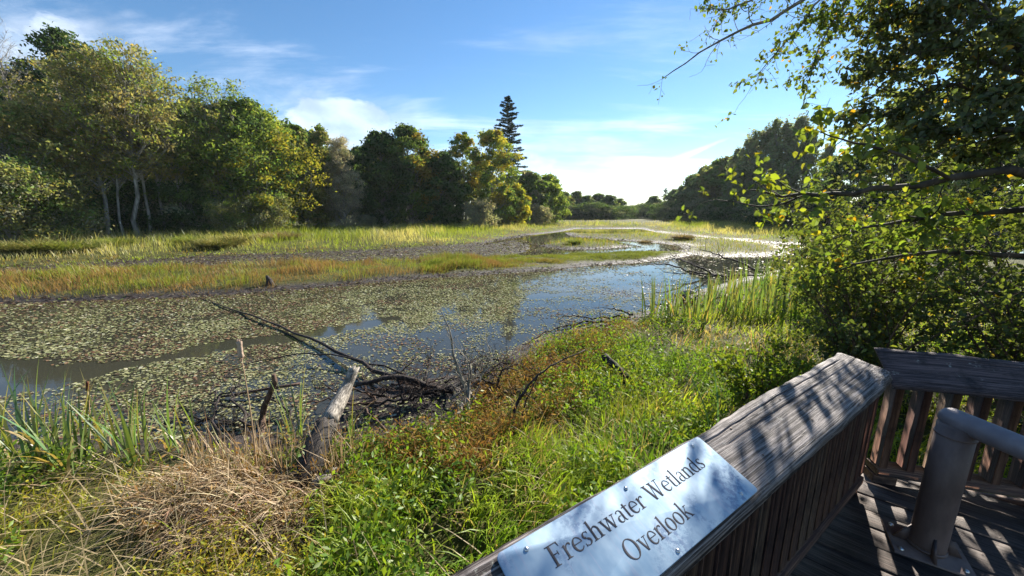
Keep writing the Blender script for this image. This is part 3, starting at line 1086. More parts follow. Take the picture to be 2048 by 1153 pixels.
for q_, (rad_, ncl_, fl_, st_) in enumerate(((2.3, 170, 1.7, 1), (1.7, 150, 2.2, 1), (2.6, 180, 1.4, 2), (2.0, 160, 1.9, 1))):
    pop.append(broadleaf(81 + q_, 15, rad_, cb=0.03, n_cl=ncl_, lpc=62, leaf=0.20, cols=((0.13, 0.155, 0.09), (0.085, 0.105, 0.05), GREYG), wts=(3, 1, 2),
                         prof=lambda t, q_=q_: (0.6 + 0.4 * math.sin(math.pi * min(1, t * 0.95 + 0.1)) + 0.16 * math.sin(t * 17 + q_ * 2)) * (1 - 0.6 * t ** 4),
                         up=1.6, flat=fl_, clump=(0.10, 0.30), trunk_r=0.2, tw=6, stems=st_, bare_top=0.35))
for q, (u, D, v, lab) in enumerate(((1462, 76, 300, 'lowest poplar at the left end of the poplar row'), (1482, 72, 278, 'second poplar from the left in the row'),
                                    (1505, 70, 262, 'slim poplar left of the tallest poplars'), (1530, 68, 243, 'tallest poplar in the row, left of two peaks'),
                                    (1553, 66, 250, 'poplar in the dip between the two tallest peaks'), (1578, 64, 236, 'tall poplar forming the right peak of the row'),
                                    (1600, 62, 262, 'poplar at the right end of the row above the near leaves'), (1640, 60, 290, 'poplar half hidden behind the overhanging leaves'))):
    s = theight(u, v, D) / 15.0
    plant_tree('poplar_tree', pop[(q * 3 + q // 3) % 4], tloc(u, D), lab, group='poplars on the right bank', rz=q * 1.9, s=(s * (1.0 + 0.25 * (q % 3) / 2), s * 1.1, s))
for q, (u, D, v, lab) in enumerate(((1690, 40, 300, 'grey green tree far behind the overhanging leaves'), (1790, 36, 270, 'tall leafy tree behind the overhanging branch on the right'),
                                    (1900, 30, 290, 'pale leafy tree glimpsed behind the right hand leaves'), (2020, 26, 250, 'leafy tree behind the foliage at the right edge'))):
    s = theight(u, v, D) / 12.5
    plant_tree('right_bank_tree', bk[q % 2], tloc(u, D), lab, group='trees behind the right hand leaves', rz=q * 2.3, s=(s, s, s))
# distant wood on the horizon
mb = MB()
n = 14000
xx = rng.uniform(-260, 420, n)
yy = 330 + rng.random(n) * 30
top = 4.5 + 5.0 * fbm(xx, yy * 0, 9, 3)
leaves(mb, np.stack((xx, yy, rng.random(n) ** 0.7 * top), -1), 0.5 + 0.6 * rng.random(n), mixcol((DGREEN, (0.05, 0.06, 0.03)), (1, 1), n), 0.4, 0.6)
tag(mb.build('far_wood', M_crown), 'distant low wood along the horizon', 'wood', kind='stuff')
# ------------------------------------------------------------------ grass, weeds and straw (nobody could count these)
def polar(n, r0, r1, a0, a1, p=1.0):
    r_ = r0 + (r1 - r0) * rng.random(n) ** p
    a_ = R(a0) + R(a1 - a0) * rng.random(n)
    return np.stack((r_ * np.sin(a_), r_ * np.cos(a_)), -1)


def Gz(L, z=0.3):
    return [g(u, v, z)[:2] for u, v in L]


# zones of the near bank
Z_BROWN = Gz([(690, 890), (760, 872), (850, 862), (900, 850), (960, 760), (1000, 745), (1060, 700), (1160, 668), (1250, 640), (1300, 650), (1240, 700), (1120, 760), (1180, 800), (1060, 850), (980, 900), (960, 960), (880, 960), (800, 930)])
Z_STRAW = Gz([(270, 990), (310, 940), (380, 915), (500, 905), (590, 925), (630, 980), (610, 1035), (520, 1050), (400, 1062), (310, 1040)])
Z_DRYLEFT = Gz([(-200, 1153), (-100, 960), (0, 915), (180, 900), (300, 905), (290, 960), (250, 1010), (300, 1070), (560, 1070), (640, 1100), (620, 1250), (-200, 1400)])
Z_PALE = Gz([(1240, 650), (1330, 640), (1560, 690), (1700, 690), (1640, 760), (1500, 720), (1380, 700)])
Z_SHRUB = Gz([(1500, 660), (1600, 560), (2200, 500), (2300, 800), (1800, 720), (1600, 740)])

cover = MB()     # green grass
N = 125000
P = polar(N, 1.0, 19.0, -72, 76, 1.35)
lf_ = g(605, 945, 0.28)[:2]
keep = (sdist(P, NEAR) > 0.05) & ~on_deck(P) & (np.hypot(P[:, 0] - lf_[0] + 0.05, P[:, 1] - lf_[1] + 0.05) > 0.30)
P = P[keep]
dist = np.hypot(P[:, 0], P[:, 1])
h = gz(P[:, 0], P[:, 1])
inb, ins, ind, inp = inpoly(P, Z_BROWN), inpoly(P, Z_STRAW), inpoly(P, Z_DRYLEFT), inpoly(P, Z_PALE)
tuft = fbm(P[:, 0], P[:, 1], 0.55, 41)
shore = sdist(P, NEAR)
pr = np.where(inb, 0.32, np.where(ins, 0.26, np.where(ind, 0.55, 1.0))) * np.clip(shore / 0.7, 0.12, 1) * np.clip((tuft - 0.30) / 0.22, 0.10, 1)
keep = (rng.random(len(P)) < pr) & (h > 0.02)
P, dist, h, inb, ind, inp, tuft, shore = P[keep], dist[keep], h[keep], inb[keep], ind[keep], inp[keep], tuft[keep], shore[keep]
n = len(P)
big = fbm(P[:, 0], P[:, 1], 1.6, 43)
L = (0.14 + 0.26 * rng.random(n)) * (0.7 + 0.8 * tuft) * np.where(ind, 0.85, 1) * np.clip(shore / 1.5, 0.35, 1) * np.where(P[:, 0] > 0.3, 0.8, 1.0)
Wd = (0.0065 + 0.0075 * rng.random(n)) * (1 + dist / 10)
# tufts lie over towards one side
az0 = 6.28 * fbm(P[:, 0], P[:, 1], 1.1, 47) * 2
az = az0 + rng.normal(size=n) * 1.1
lush = np.array((0.19, 0.33, 0.035))
lime = np.array((0.36, 0.43, 0.05))
olive = np.array((0.26, 0.24, 0.05))
strawc = np.array((0.42, 0.33, 0.16))
f1 = np.clip((big - 0.38) * 4, 0, 1)[:, None]
base_c = lush * (1 - f1) + lime * f1
base_c = np.where(ind[:, None], (base_c * 0.45 + olive * 0.75), base_c)
dry = rng.random(n) < np.where(ind, 0.34, np.where(inp, 0.55, np.where(inb, 0.3, 0.15)))
base_c = np.where(dry[:, None], strawc, base_c) * jcol(1, n, 0.25)
blades(cover, np.stack((P[:, 0], P[:, 1], h - 0.02), -1), az, L, Wd, np.abs(rng.normal(size=n)) * 0.30 + 0.12, 0.5 + rng.random(n) * 1.5, 4, base_c, rng.normal(size=n) * 0.5,
       np.clip(base_c * np.array((1.15, 1.05, 0.9)), 0, 0.8))
tag(cover.build('bank_grass', M_grass), 'lush bright green grass covering the near bank', 'grass', kind='stuff')

# leafy weeds: stem with alternate lance leaves
def sprigs(mb, P, h0, H, K, leaf, cols, wts, lean=0.35, stem=(0.16, 0.08, 0.03), aspect=0.22, r=None):
    n = len(P)
    tilt = rng.normal(size=(n, 2)) * lean
    cc = mixcol(cols, wts, n, 0.25)
    base = np.stack((P[:, 0], P[:, 1], h0), -1)
    topv = np.stack((tilt[:, 0], tilt[:, 1], np.ones(n)), -1) * H[:, None]
    for q in range(K):
        t = (q + 0.6 + 0.4 * rng.random(n)) / K
        az_ = q * 2.4 + rng.random(n) * 1.5
        d = np.stack((np.cos(az_), np.sin(az_), 0.15 + 0.5 * rng.random(n)), -1)
        d /= np.linalg.norm(d, axis=1)[:, None]
        lf = leaf * (0.6 + 0.7 * rng.random(n))
        cen = base + topv * t[:, None] + d * lf[:, None]
        leaves(mb, cen, lf, cc * jcol(1, n, 0.15), 0.9, aspect, None, 0.06, axis=np.cross(d, randdir(n, None, 1.5)))
    az_ = np.arctan2(tilt[:, 1], tilt[:, 0])
    ln = np.arctan(np.hypot(tilt[:, 0], tilt[:, 1]))
    blades(mb, base, az_, H * np.sqrt(1 + (tilt ** 2).sum(1)), np.full(n, 0.005), ln, np.zeros(n), 1, jcol(stem, n, 0.2))


weed = MB()
P = polar(38000, 2.5, 14, -50, 40, 1.1)
inb = inpoly(P, Z_BROWN)
sh = sdist(P, NEAR)
k1 = (sh > 0.0) & ~on_deck(P) & (inb | ((rng.random(len(P)) < 0.10) & (sh < 1.6))) & (fbm(P[:, 0], P[:, 1], 0.5, 57) > 0.36)
P = P[k1]
sprigs(weed, P, gz(P[:, 0], P[:, 1]) - 0.02, 0.16 + 0.16 * rng.random(len(P)), 8, 0.030, ((0.30, 0.16, 0.045), (0.40, 0.25, 0.08), (0.28, 0.23, 0.05), (0.18, 0.24, 0.04)), (4, 3, 2, 1.6))
tag(weed.build('smartweed', M_weed), 'rusty brown smartweed growing in a band along the near shore', 'weeds', kind='stuff')

green = MB()
P = polar(16000, 1.4, 12, -60, 60, 1.0)
nz = fbm(P[:, 0], P[:, 1], 0.9, 61)
k1 = (sdist(P, NEAR) > 0.4) & ~on_deck(P) & (nz > 0.52) & ~inpoly(P, Z_STRAW)
P = P[k1]
sprigs(green, P, gz(P[:, 0], P[:, 1]) - 0.02, 0.16 + 0.2 * rng.random(len(P)), 9, 0.030, ((0.14, 0.25, 0.03), (0.22, 0.31, 0.04)), (1, 1), aspect=0.38, stem=(0.10, 0.14, 0.03))
tag(green.build('bank_weeds', M_near), 'small broad leaved green weeds mixed into the near grass', 'weeds', kind='stuff')

yel = MB()
P = polar(4200, 1.6, 4.6, -62, -12, 1.0)
P = P[inpoly(P, Z_DRYLEFT) & (fbm(P[:, 0], P[:, 1], 0.6, 63) > 0.45)]
sprigs(yel, P, gz(P[:, 0], P[:, 1]) - 0.02, 0.18 + 0.22 * rng.random(len(P)), 6, 0.017, ((0.50, 0.40, 0.03), (0.36, 0.34, 0.04), (0.22, 0.25, 0.04)), (2, 2, 2), aspect=0.42, stem=(0.25, 0.14, 0.05))
tag(yel.build('yellow_weeds', M_weed), 'thin weeds with tiny yellow leaves at the lower left', 'weeds', kind='stuff')

# fallen dead reed straw: combed heap
straw = MB()
P = polar(19000, 1.8, 5.4, -60, -8, 1.0)
s_in = sdist(P, Z_STRAW)
k1 = (s_in > -0.12) & (rng.random(len(P)) < np.clip((s_in + 0.2) * 4, 0.1, 1))
P = P[k1]
s_in = s_in[k1]
n = len(P)
mound = 0.17 * np.clip(s_in / 0.35, 0, 1) * (0.55 + 0.9 * fbm(P[:, 0], P[:, 1], 0.5, 71))
bz = gz(P[:, 0], P[:, 1]) + mound * rng.random(n) ** 0.5
az = math.radians(-95) + rng.normal(size=n) * 1.0 + (fbm(P[:, 0], P[:, 1], 0.7, 73) - 0.5) * 2
blades(straw, np.stack((P[:, 0], P[:, 1], bz), -1), az, 0.14 + 0.30 * rng.random(n), 0.006 + 0.009 * rng.random(n), 0.3 + 1.2 * rng.random(n), 0.5 + 1.5 * rng.random(n), 4,
       mixcol(((0.50, 0.385, 0.235), (0.38, 0.27, 0.15), (0.60, 0.49, 0.33), (0.20, 0.135, 0.075)), (4, 3, 2, 2), n), rng.normal(size=n) * 0.5)
# standing broken stalks behind the heap
P2_ = np.array([g(u, v, 0.3)[:2] for u, v in zip(rng.uniform(380, 720, 420), rng.uniform(870, 950, 420))])
n = len(P2_)
blades(straw, np.stack((P2_[:, 0], P2_[:, 1], gz(P2_[:, 0], P2_[:, 1])), -1), rng.random(n) * 6.28, 0.15 + 0.45 * rng.random(n) ** 1.6, 0.006 + 0.008 * rng.random(n), np.abs(rng.normal(size=n)) * 0.35, rng.normal(size=n) * 0.25, 3,
       mixcol(((0.50, 0.39, 0.26), (0.40, 0.29, 0.18)), (1, 1), n))
# litter among the left and pale grass
P = polar(9000, 1.3, 9, -70, 60, 1.0)
k1 = (inpoly(P, Z_DRYLEFT) | inpoly(P, Z_PALE) | (rng.random(len(P)) < 0.12)) & (sdist(P, NEAR) > 0.1) & ~on_deck(P)
P = P[k1]
n = len(P)
blades(straw, np.stack((P[:, 0], P[:, 1], gz(P[:, 0], P[:, 1]) + 0.10 * rng.random(n)), -1), rng.random(n) * 6.28, 0.2 + 0.35 * rng.random(n), 0.005 + 0.006 * rng.random(n), 0.7 + 0.8 * rng.random(n), rng.random(n) * 0.9, 3,
       mixcol(((0.48, 0.38, 0.22), (0.38, 0.30, 0.17)), (1, 1), n))
tag(straw.build('dead_straw', M_straw), 'heap of pale dead reed straw in front of the bleached log', 'straw', kind='stuff')

# far bank, spit and islands
def meadow(name, label, poly, n, rng_r, cols, wts, Hf, wid, dens=None, mat=None, S=2, extra=None):
    mb = MB()
    P = polar(n, rng_r[0], rng_r[1], -72, 62, rng_r[2])
    if extra:
        P = np.concatenate((P, polar(*extra)))
    s_ = sdist(P, poly)
    k_ = (s_ > 0.05)
    P, s_ = P[k_], s_[k_]
    if dens is not None:
        k_ = rng.random(len(P)) < dens(P, s_)
        P, s_ = P[k_], s_[k_]
    n = len(P)
    d = np.hypot(P[:, 0], P[:, 1])
    cc = cols(P, s_) if callable(cols) else mixcol(cols, wts, n, 0.25)
    az = 12.5 * fbm(P[:, 0], P[:, 1], 4.0, 83) + rng.normal(size=n) * 1.0
    blades(mb, np.stack((P[:, 0], P[:, 1], gz(P[:, 0], P[:, 1]) - 0.03), -1), az, Hf(P, s_) * (0.6 + 0.7 * rng.random(n)), wid * (0.5 + 0.03 * d) * (0.6 + 0.8 * rng.random(n)),
           np.abs(rng.normal(size=n)) * 0.3, 0.3 + 1.2 * rng.random(n), S, cc, rng.normal(size=n) * 0.6)
    return tag(mb.build(name, mat or M_grass), label, 'grass', kind='stuff')


def far_cols(P, s_):
    n = len(P)
    nz = fbm(P[:, 0], P[:, 1], 5.0, 91)[:, None] + 0.18 * (rng.random((n, 1)) - 0.5)
    grn, str_, bri = np.array((0.25, 0.30, 0.05)), np.array((0.52, 0.46, 0.22)), np.array((0.30, 0.38, 0.035))
    c = grn + (str_ - grn) * np.clip((nz - 0.40) * 5, 0, 1)
    e = np.clip(1 - (s_[:, None] - 1.2) / 2.0, 0, 1)
    c = c * (1 - e) + bri * e
    b = ((s_ < 2.5) & (fbm(P[:, 0], P[:, 1], 1.5, 92) > 0.56))[:, None]
    c = np.where(b, np.array((0.32, 0.23, 0.06)), c)
    return c * jcol(1, n, 0.22)


meadow('far_bank_grass', 'tall yellow green and straw grass on the far bank', FAR, 150000, (15, 75, 1.25), far_cols, None,
       lambda P, s_: np.where(s_ < 2.2, 0.16, 0.28 + np.clip((s_ - 2) / 4, 0, 1) * (0.05 + 1.1 * np.clip(fbm(P[:, 0], P[:, 1], 1.8, 93) - 0.15, 0, 1))), 0.022,
       lambda P, s_: np.where(s_ < 22, 1.0, 0.0) * np.clip(s_ / 0.8, 0.3, 1))


def spit_cols(P, s_):
    n = len(P)
    nz = fbm(P[:, 0], P[:, 1], 0.9, 95)[:, None] + 0.35 * (rng.random((n, 1)) - 0.5) + np.clip((P[:, :1] + 4) / 40, -0.15, 0.0) * -0.9
    grn, brn = np.array((0.25, 0.30, 0.05)), np.array((0.30, 0.19, 0.075))
    c = grn + (brn - grn) * np.clip((nz - 0.44) * 5, 0, 1)
    lawn = np.clip((P[:, :1] - 0.0) / 4, 0, 1)
    c = c * (1 - lawn) + np.array((0.22, 0.26, 0.05)) * lawn
    return c * jcol(1, n, 0.22)


meadow('spit_grass', 'reddish brown and green sedge on the long low spit in the pond', SPIT, 190000, (10, 36, 0.9), spit_cols, None,
       lambda P, s_: (0.10 + 0.34 * np.clip(s_ / 0.8, 0, 1) * np.clip((fbm(P[:, 0], P[:, 1], 1.0, 97) - 0.30) * 2.8, 0.10, 1.25)) * np.clip(1.0 - (P[:, 0] + 3) / 7.0, 0.40, 1), 0.020,
       lambda P, s_: np.clip((s_ + (fbm(P[:, 0], P[:, 1], 0.6, 98) - 0.5) * 1.2) / 0.6, 0.05, 1), M_weed, 2, (110000, 14, 27, -14, 30, 0.9))
meadow('islet_grass', 'green and tan sedge on the small round islet', ISLE, 34000, (26, 42, 1.0), ((0.25, 0.29, 0.05), (0.36, 0.28, 0.08), (0.16, 0.21, 0.03)), (3, 2, 1),
       lambda P, s_: 0.22 + 0.3 * np.clip(s_ / 1.5, 0, 1), 0.022)
meadow('strip_grass', 'low green and tan sedge on the winding strip in the far water', STRIP, 60000, (24, 62, 1.0), ((0.25, 0.28, 0.05), (0.36, 0.29, 0.10), (0.18, 0.21, 0.045)), (3, 2, 1),
       lambda P, s_: 0.16 + 0.35 * np.clip(s_ / 2.5, 0, 1) * fbm(P[:, 0], P[:, 1], 3, 99), 0.024)

# ------------------------------------------------------------------ floating pond leaves
OPEN = [G(L_) for L_ in (
    [(-300, 800), (-300, 715), (0, 720), (90, 715), (150, 735), (330, 712), (400, 690), (470, 678), (600, 672), (610, 680), (470, 697), (400, 712), (250, 742), (130, 775), (0, 800)],
    [(590, 672), (640, 658), (760, 636), (800, 632), (800, 640), (720, 658), (650, 674)],
    [(1060, 590), (1160, 583), (1160, 592), (1060, 600)], [(1250, 585), (1380, 575), (1370, 590), (1270, 588)])]
SPARSE = [G(L_) for L_ in (
    [(520, 790), (620, 720), (740, 670), (900, 655), (1100, 660), (1050, 700), (950, 740), (760, 790), (640, 830)],
    [(380, 830), (480, 770), (600, 740), (640, 800), (520, 870), (400, 870)],
    [(1000, 650), (1100, 560), (1300, 530), (1600, 510), (1600, 540), (1350, 610), (1200, 640), (1080, 680)])]


def pad_density(P):
    s_ = np.full(len(P), -1e9)
    for q in OPEN:
        s_ = np.maximum(s_, sdist(P, q))
    d = np.clip(0.5 - (s_ + (fbm(P[:, 0], P[:, 1], 0.5, 111) - 0.5) * 0.7) / 0.15, 0, 1)
    sp_ = np.full(len(P), -1e9)
    for q in SPARSE:
        sp_ = np.maximum(sp_, sdist(P, q))
    pt = np.clip((fbm(P[:, 0], P[:, 1], 0.8, 113) - 0.40) * 6, 0.14, 1)
    f_ = np.clip(sp_ / 0.6 + 0.5, 0, 1)
    d = d * (1 - f_ * (1 - pt * 0.55))
    d = d * np.clip((fbm(P[:, 0], P[:, 1], 0.45, 119) - 0.22) * 4, 0.35, 1)
    land = np.full(len(P), -1e9)
    for q in (NEAR, SPIT, FAR, ISLE, STRIP):
        land = np.maximum(land, sdist(P, q))
    md = sdist(P, NEARMUD)
    d = d * np.where(md > 0.1, 0.12, 1.0)
    return d * (land < -0.05)


PADC = ((0.27, 0.275, 0.13), (0.34, 0.335, 0.18), (0.19, 0.195, 0.08), (0.22, 0.135, 0.08), (0.085, 0.062, 0.045), (0.46, 0.45, 0.31))


def padcolors(P):
    n = len(P)
    brown = np.clip((fbm(P[:, 0], P[:, 1], 1.2, 117) - 0.42) * 4, 0.1, 1)
    edge = np.clip(1 + (sdist(P, SPIT)) / 1.5, 0, 1) * 0.8
    b = rng.random(n) < np.maximum(brown * 0.55, edge)
    a = mixcol(PADC[:3] + PADC[5:], (4, 3, 3, 1.0), n, 0.2)
    c = mixcol(PADC[3:5], (2, 2), n, 0.25)
    return np.where(b[:, None], c, a)


def pads(mb, P, size, col, tilt, lift=0.006, sides=7):
    n = len(P)
    th = np.arange(sides) * 2 * math.pi / sides
    rot = rng.random(n) * 6.28
    el = 0.55 + 0.3 * rng.random(n)
    nx_, ny_ = rng.normal(size=n) * tilt, rng.normal(size=n) * tilt
    x = np.cos(th)[None, :] * size[:, None]
    y = np.sin(th)[None, :] * (size * el)[:, None]
    X_ = x * np.cos(rot)[:, None] - y * np.sin(rot)[:, None]
    Y_ = x * np.sin(rot)[:, None] + y * np.cos(rot)[:, None]
    Z_ = lift + rng.random(n)[:, None] * 0.010 + nx_[:, None] * X_ + ny_[:, None] * Y_ + np.abs(rng.normal(size=(n, sides))) * size[:, None] * 0.06
    Z_ = np.maximum(Z_, 0.003 + 0.004 * rng.random(n)[:, None])
    V = np.stack((P[:, :1] + X_, P[:, 1:2] + Y_, Z_ + P[:, 2:3]), -1)
    o = np.arange(n)[:, None] * sides
    if sides == 4:
        Q = o + np.array([[0, 1, 2, 3]])
    elif sides == 6:
        Q = np.concatenate((o + np.array([[0, 1, 2, 3]]), o + np.array([[0, 3, 4, 5]])))
    else:
        Q = np.concatenate((o + np.array([[0, 1, 2, 3]]), o + np.array([[0, 3, 4, 7]]), o + np.array([[4, 5, 6, 7]])))
    mb.add(V.reshape(-1, 3), None, Q, np.repeat(col, sides, 0))


def padfield(n, r0, r1, p, smin, smax, tilt, sides, lift):
    P = polar(n, r0, r1, -68, 58, p)
    rr_ = np.hypot(P[:, 0], P[:, 1])
    fade = np.clip((r1 - rr_) / ((r1 - r0) * 0.28), 0, 1) * (np.clip((rr_ - r0) / 2.8, 0, 1) if r0 > 5 else 1.0)
    P = P[rng.random(len(P)) < pad_density(P) * fade]
    h = np.maximum(0, gz(P[:, 0], P[:, 1]))
    P = np.concatenate((P, h[:, None]), 1)
    return P, smin + (smax - smin) * rng.random(len(P)) ** 1.5, tilt, sides, lift


mb = MB()
near_P = None
for (n, r0, r1, p_, a_, b_, tl, sd_) in ((130000, 3.2, 11.2, 1.25, 0.010, 0.030, 0.14, 6), (190000, 8.2, 20.0, 1.2, 0.014, 0.042, 0.16, 4), (80000, 15.5, 46, 1.2, 0.03, 0.085, 0.10, 4)):
    P, sz_, tl, sd_, lf = padfield(n, r0, r1, p_, a_, b_, tl, sd_, 0.004)
    cc = padcolors(P)
    if near_P is None:
        # the ones nearest the overlook stand alone
        o_ = np.argsort(np.hypot(P[:, 0], P[:, 1]) - 12 * sz_)
        vis = [q for q in o_ if abs(math.atan2(P[q, 0], P[q, 1])) < R(50)][:300]
        near_P = [(P[q], sz_[q], cc[q]) for q in vis]
        msk = np.ones(len(P), bool)
        msk[vis] = False
        P, sz_, cc = P[msk], sz_[msk], cc[msk]
    pads(mb, P, sz_, cc, tl, lf, sd_)
tag(mb.build('floating_leaves', M_pad), 'mat of small floating leaves spread over the pond', 'pond leaves', kind='stuff')
mb = MB()
P = polar(150000, 5, 44, -68, 40, 1.0)
dm = sdist(P, MUDF)
sp_ = np.maximum(sdist(P, SPIT), np.maximum(sdist(P, FAR), np.maximum(sdist(P, ISLE), sdist(P, STRIP))))
k1 = ((dm > -0.4) | ((sp_ < 0.3) & (sp_ > -1.1))) & (rng.random(len(P)) < 0.75)
P = P[k1]
P = np.concatenate((P, np.maximum(0.0, gz(P[:, 0], P[:, 1]))[:, None]), 1)
dd_ = np.hypot(P[:, 0], P[:, 1])
pads(mb, P, (0.012 + 0.03 * rng.random(len(P)) ** 2) * (0.5 + dd_ / 16), mixcol(((0.05, 0.036, 0.032), (0.12, 0.085, 0.065), (0.26, 0.22, 0.15), (0.22, 0.25, 0.08), (0.5, 0.46, 0.38)), (4, 3, 2, 2, 0.6), len(P), 0.3), 0.35, 0.004, 4)
tag(mb.build('mud_litter', M_weed), 'withered leaves and debris littering the dark mud flats', 'debris', kind='stuff')
pm = []
for q in range(14):
    m_ = MB()
    pads(m_, np.zeros((1, 3)), np.array([1.0]), mixcol(PADC[:4] + PADC[5:], (4, 3, 2, 1.5, 1), 1), 0.08, 0.0, 8)
    V = m_.V[0]
    V[:, 2] *= 0.5
    pm.append(m_.mesh('floating_leaf', M_pad))
for q, (p_, s_, c_) in enumerate(near_P):
    ob = bpy.data.objects.new('floating_leaf', pm[q % 14])
    C.objects.link(ob)
    ob.location = (p_[0], p_[1], p_[2] + 0.006 + 0.004 * random.random())
    ob.rotation_euler = (random.gauss(0, .05), random.gauss(0, .05), random.random() * 6.28)
    ob.scale = (s_, s_, s_ * 0.6)
    tag(ob, 'small oval leaf floating on the pond close to the near shore', 'leaf', 'floating leaves nearest the overlook')

# ------------------------------------------------------------------ cattails
reed_var = []
for q in range(10):
    m_ = MB()
    gr = jcol(((0.13, 0.20, 0.065), (0.18, 0.25, 0.075), (0.10, 0.17, 0.07))[q % 3], 1, 0.15)
    tipc = np.array([[0.30, 0.25, 0.09]]) if q % 3 == 0 else gr * 1.1
    if q == 9:
        gr = np.array([[0.42, 0.31, 0.15]])
        tipc = gr
    blades(m_, np.zeros((1, 3)), np.zeros(1), np.ones(1), np.array([0.020]), np.array([0.02 + 0.05 * random.random()]), np.array([(0.1, 0.25, 0.4, 0.15, 0.3, 0.9, 0.2, 0.35, 0.12, 1.6)[q]]), 7, gr, None, tipc)
    reed_var.append(m_.mesh('leaf', M_reed, True))


def cattail(loc, label, n, H, spread=0.10, lean=0.16, group='cattail plants', wid=1.0, dead=0.1, rs=0):
    r_ = random.Random(rs + int(loc[0] * 100))
    z = max(-0.02, float(gz(loc[0], loc[1])) - 0.02)
    e = empty('cattail_plant', (loc[0], loc[1], z))
    tag(e, label, 'cattail', group)
    for q in range(n):
        ob = bpy.data.objects.new('leaf', reed_var[9] if r_.random() < dead else reed_var[r_.randrange(9)])
        C.objects.link(ob)
        ob.parent = e
        a = r_.random() * 6.28
        d = spread * math.sqrt(r_.random())
        ob.location = (math.cos(a) * d, math.sin(a) * d, 0)
        s = H * (0.6 + 0.45 * r_.random())
        ob.scale = (s, wid * (0.8 + 0.4 * r_.random()), s)
        rot = Matrix.Rotation(a + r_.gauss(0, 0.6), 4, 'Z') @ Matrix.Rotation(abs(r_.gauss(0, lean)), 4, 'Y')
        ob.rotation_euler = rot.to_euler()
    return e


LC = 'cattails at the left shore'
for q, (u, v, n, H, lab) in enumerate((
        (30, 935, 9, 0.95, 'green cattail plant at the left picture edge'), (75, 950, 10, 1.0, 'leafy cattail plant beside the leftmost one'),
        (120, 945, 9, 0.95, 'broad cattail plant left of the one with a brown head'),
        (160, 930, 8, 0.9, 'cattail plant standing against the dark open water'), (205, 900, 7, 0.8, 'thin cattail plant further out in the shallows'),
        (255, 905, 8, 0.85, 'cattail plant in the middle of the left clump'), (275, 940, 9, 0.9, 'cattail plant with arching leaves near the straw heap'),
        (145, 965, 7, 0.95, 'cattail plant with yellowed base left of the straw heap'), (335, 900, 6, 0.75, 'small cattail plant right of the left clump'),
        (385, 905, 4, 0.7, 'cattail of few leaves nearest the submerged branches'), (-30, 960, 8, 1.0, 'cattail plant cut by the left picture edge'))):
    cattail(g(u, v, 0.08), lab, int(n * 1.6), H * 1.12, 0.11, 0.17, LC, 1.45, 0.10)
cattail(g(592, 868, 0.1), 'upright cattail plant between the curved snag and the bleached log', 12, 0.92, 0.07, 0.08, 'cattails along the near shore', 1.0, 0.1)
cattail(g(575, 880, 0.1), 'short cattail beside the upright plant by the curved snag', 5, 0.55, 0.06, 0.15, 'cattails along the near shore', 1.0, 0.2)
cattail(g(700, 880, 0.15), 'yellowing cattail behind the bleached log', 8, 0.62, 0.07, 0.10, 'cattails along the near shore', 1.0, 0.35)
cattail(g(1440, 860, 0.4), 'tall dark cattail leaves rising just behind the sign rail', 4, 0.98, 0.10, 0.10, 'cattails along the near shore', 1.3, 0.0)
cattail(g(1160, 800, 0.35), 'small green reed shoot in the brown weeds', 4, 0.32, 0.04, 0.10, 'cattails along the near shore', 0.9, 0.0)
RC = 'cattails on the right shore'
for q, (u, v, n, H, lab) in enumerate((
        (1308, 634, 8, 1.0, 'cattail plant furthest left of the right shore reeds'), (1345, 640, 9, 1.1, 'cattail plant in front of the dark brush pile'),
        (1393, 645, 9, 0.95, 'cattail plant right of the dark brush pile'), (1440, 625, 9, 0.95, 'green reed plant left in the reed bed at the right shore'),
        (1470, 640, 10, 1.0, 'reed plant in the middle of the right shore reed bed'), (1500, 615, 10, 1.3, 'tall reed plant behind the right shore reed bed'),
        (1515, 650, 10, 1.0, 'reed plant in front of the right shore reed bed'), (1545, 620, 11, 1.6, 'tallest reed plant beside the overhanging leaves'),
        (1575, 640, 11, 1.5, 'tall reed plant below the overhanging leaves'), (1600, 600, 11, 1.9, 'high reed plant half hidden by the leaves'),
        (1460, 600, 9, 0.9, 'reed plant at the water edge of the reed bed'), (1420, 608, 8, 0.8, 'short reed plant by the pale stone'),
        (1530, 595, 10, 1.4, 'reed plant at the back of the reed bed'))):
    cattail(g(u, v, 0.15), lab, n + 12, H * 1.12, 0.30, 0.12, RC, 2.1, 0.08)

# flowering stalks
def stalk(u, v, z0, top_u, top_v, label, head, fluffy, hd=0.16):
    p0 = g(u, v, z0)
    p0[2] = float(gz(p0[0], p0[1])) - 0.03
    p1 = at(top_u, top_v, p0[1] + 0.05)
    e = empty('cattail_stalk', p0)
    tag(e, label, 'cattail', 'cattail seed stalks')
    d = p1 - p0
    s = np.linspace(0, 1, 6)[:, None]
    pts = d * s + np.array((0.02, 0, 0)) * np.sin(s * 3.1)
    MB().tube(pts, np.linspace(0.008, 0.0035, 6), 6).build('stem', M_stem, e, True)
    hp = np.linspace(0, 1, 9)
    prof = np.minimum(1, np.minimum(hp * 6 + 0.25, (1 - hp) * 6 + 0.3))
    hv = d / np.linalg.norm(d)
    m_ = MB()
    m_.tube(d * 1.0 + hv * (hp[:, None] - 0.15) * hd, head * prof * (1 + 0.25 * (rng.random(9) - 0.5) * fluffy), 10, jit=0.25 * fluffy)
    if fluffy:
        n = 700
        t = rng.random(n)
        dd = randdir(n)
        base = d + hv * (t[:, None] - 0.15) * hd + dd * head * 0.85
        leaves(m_, base, np.full(n, 0.008), jcol((0.5, 0.36, 0.27), n, 0.2), 0, 0.3)
    m_.build('seed_head', M_fluff if fluffy else M_head, e, not fluffy)


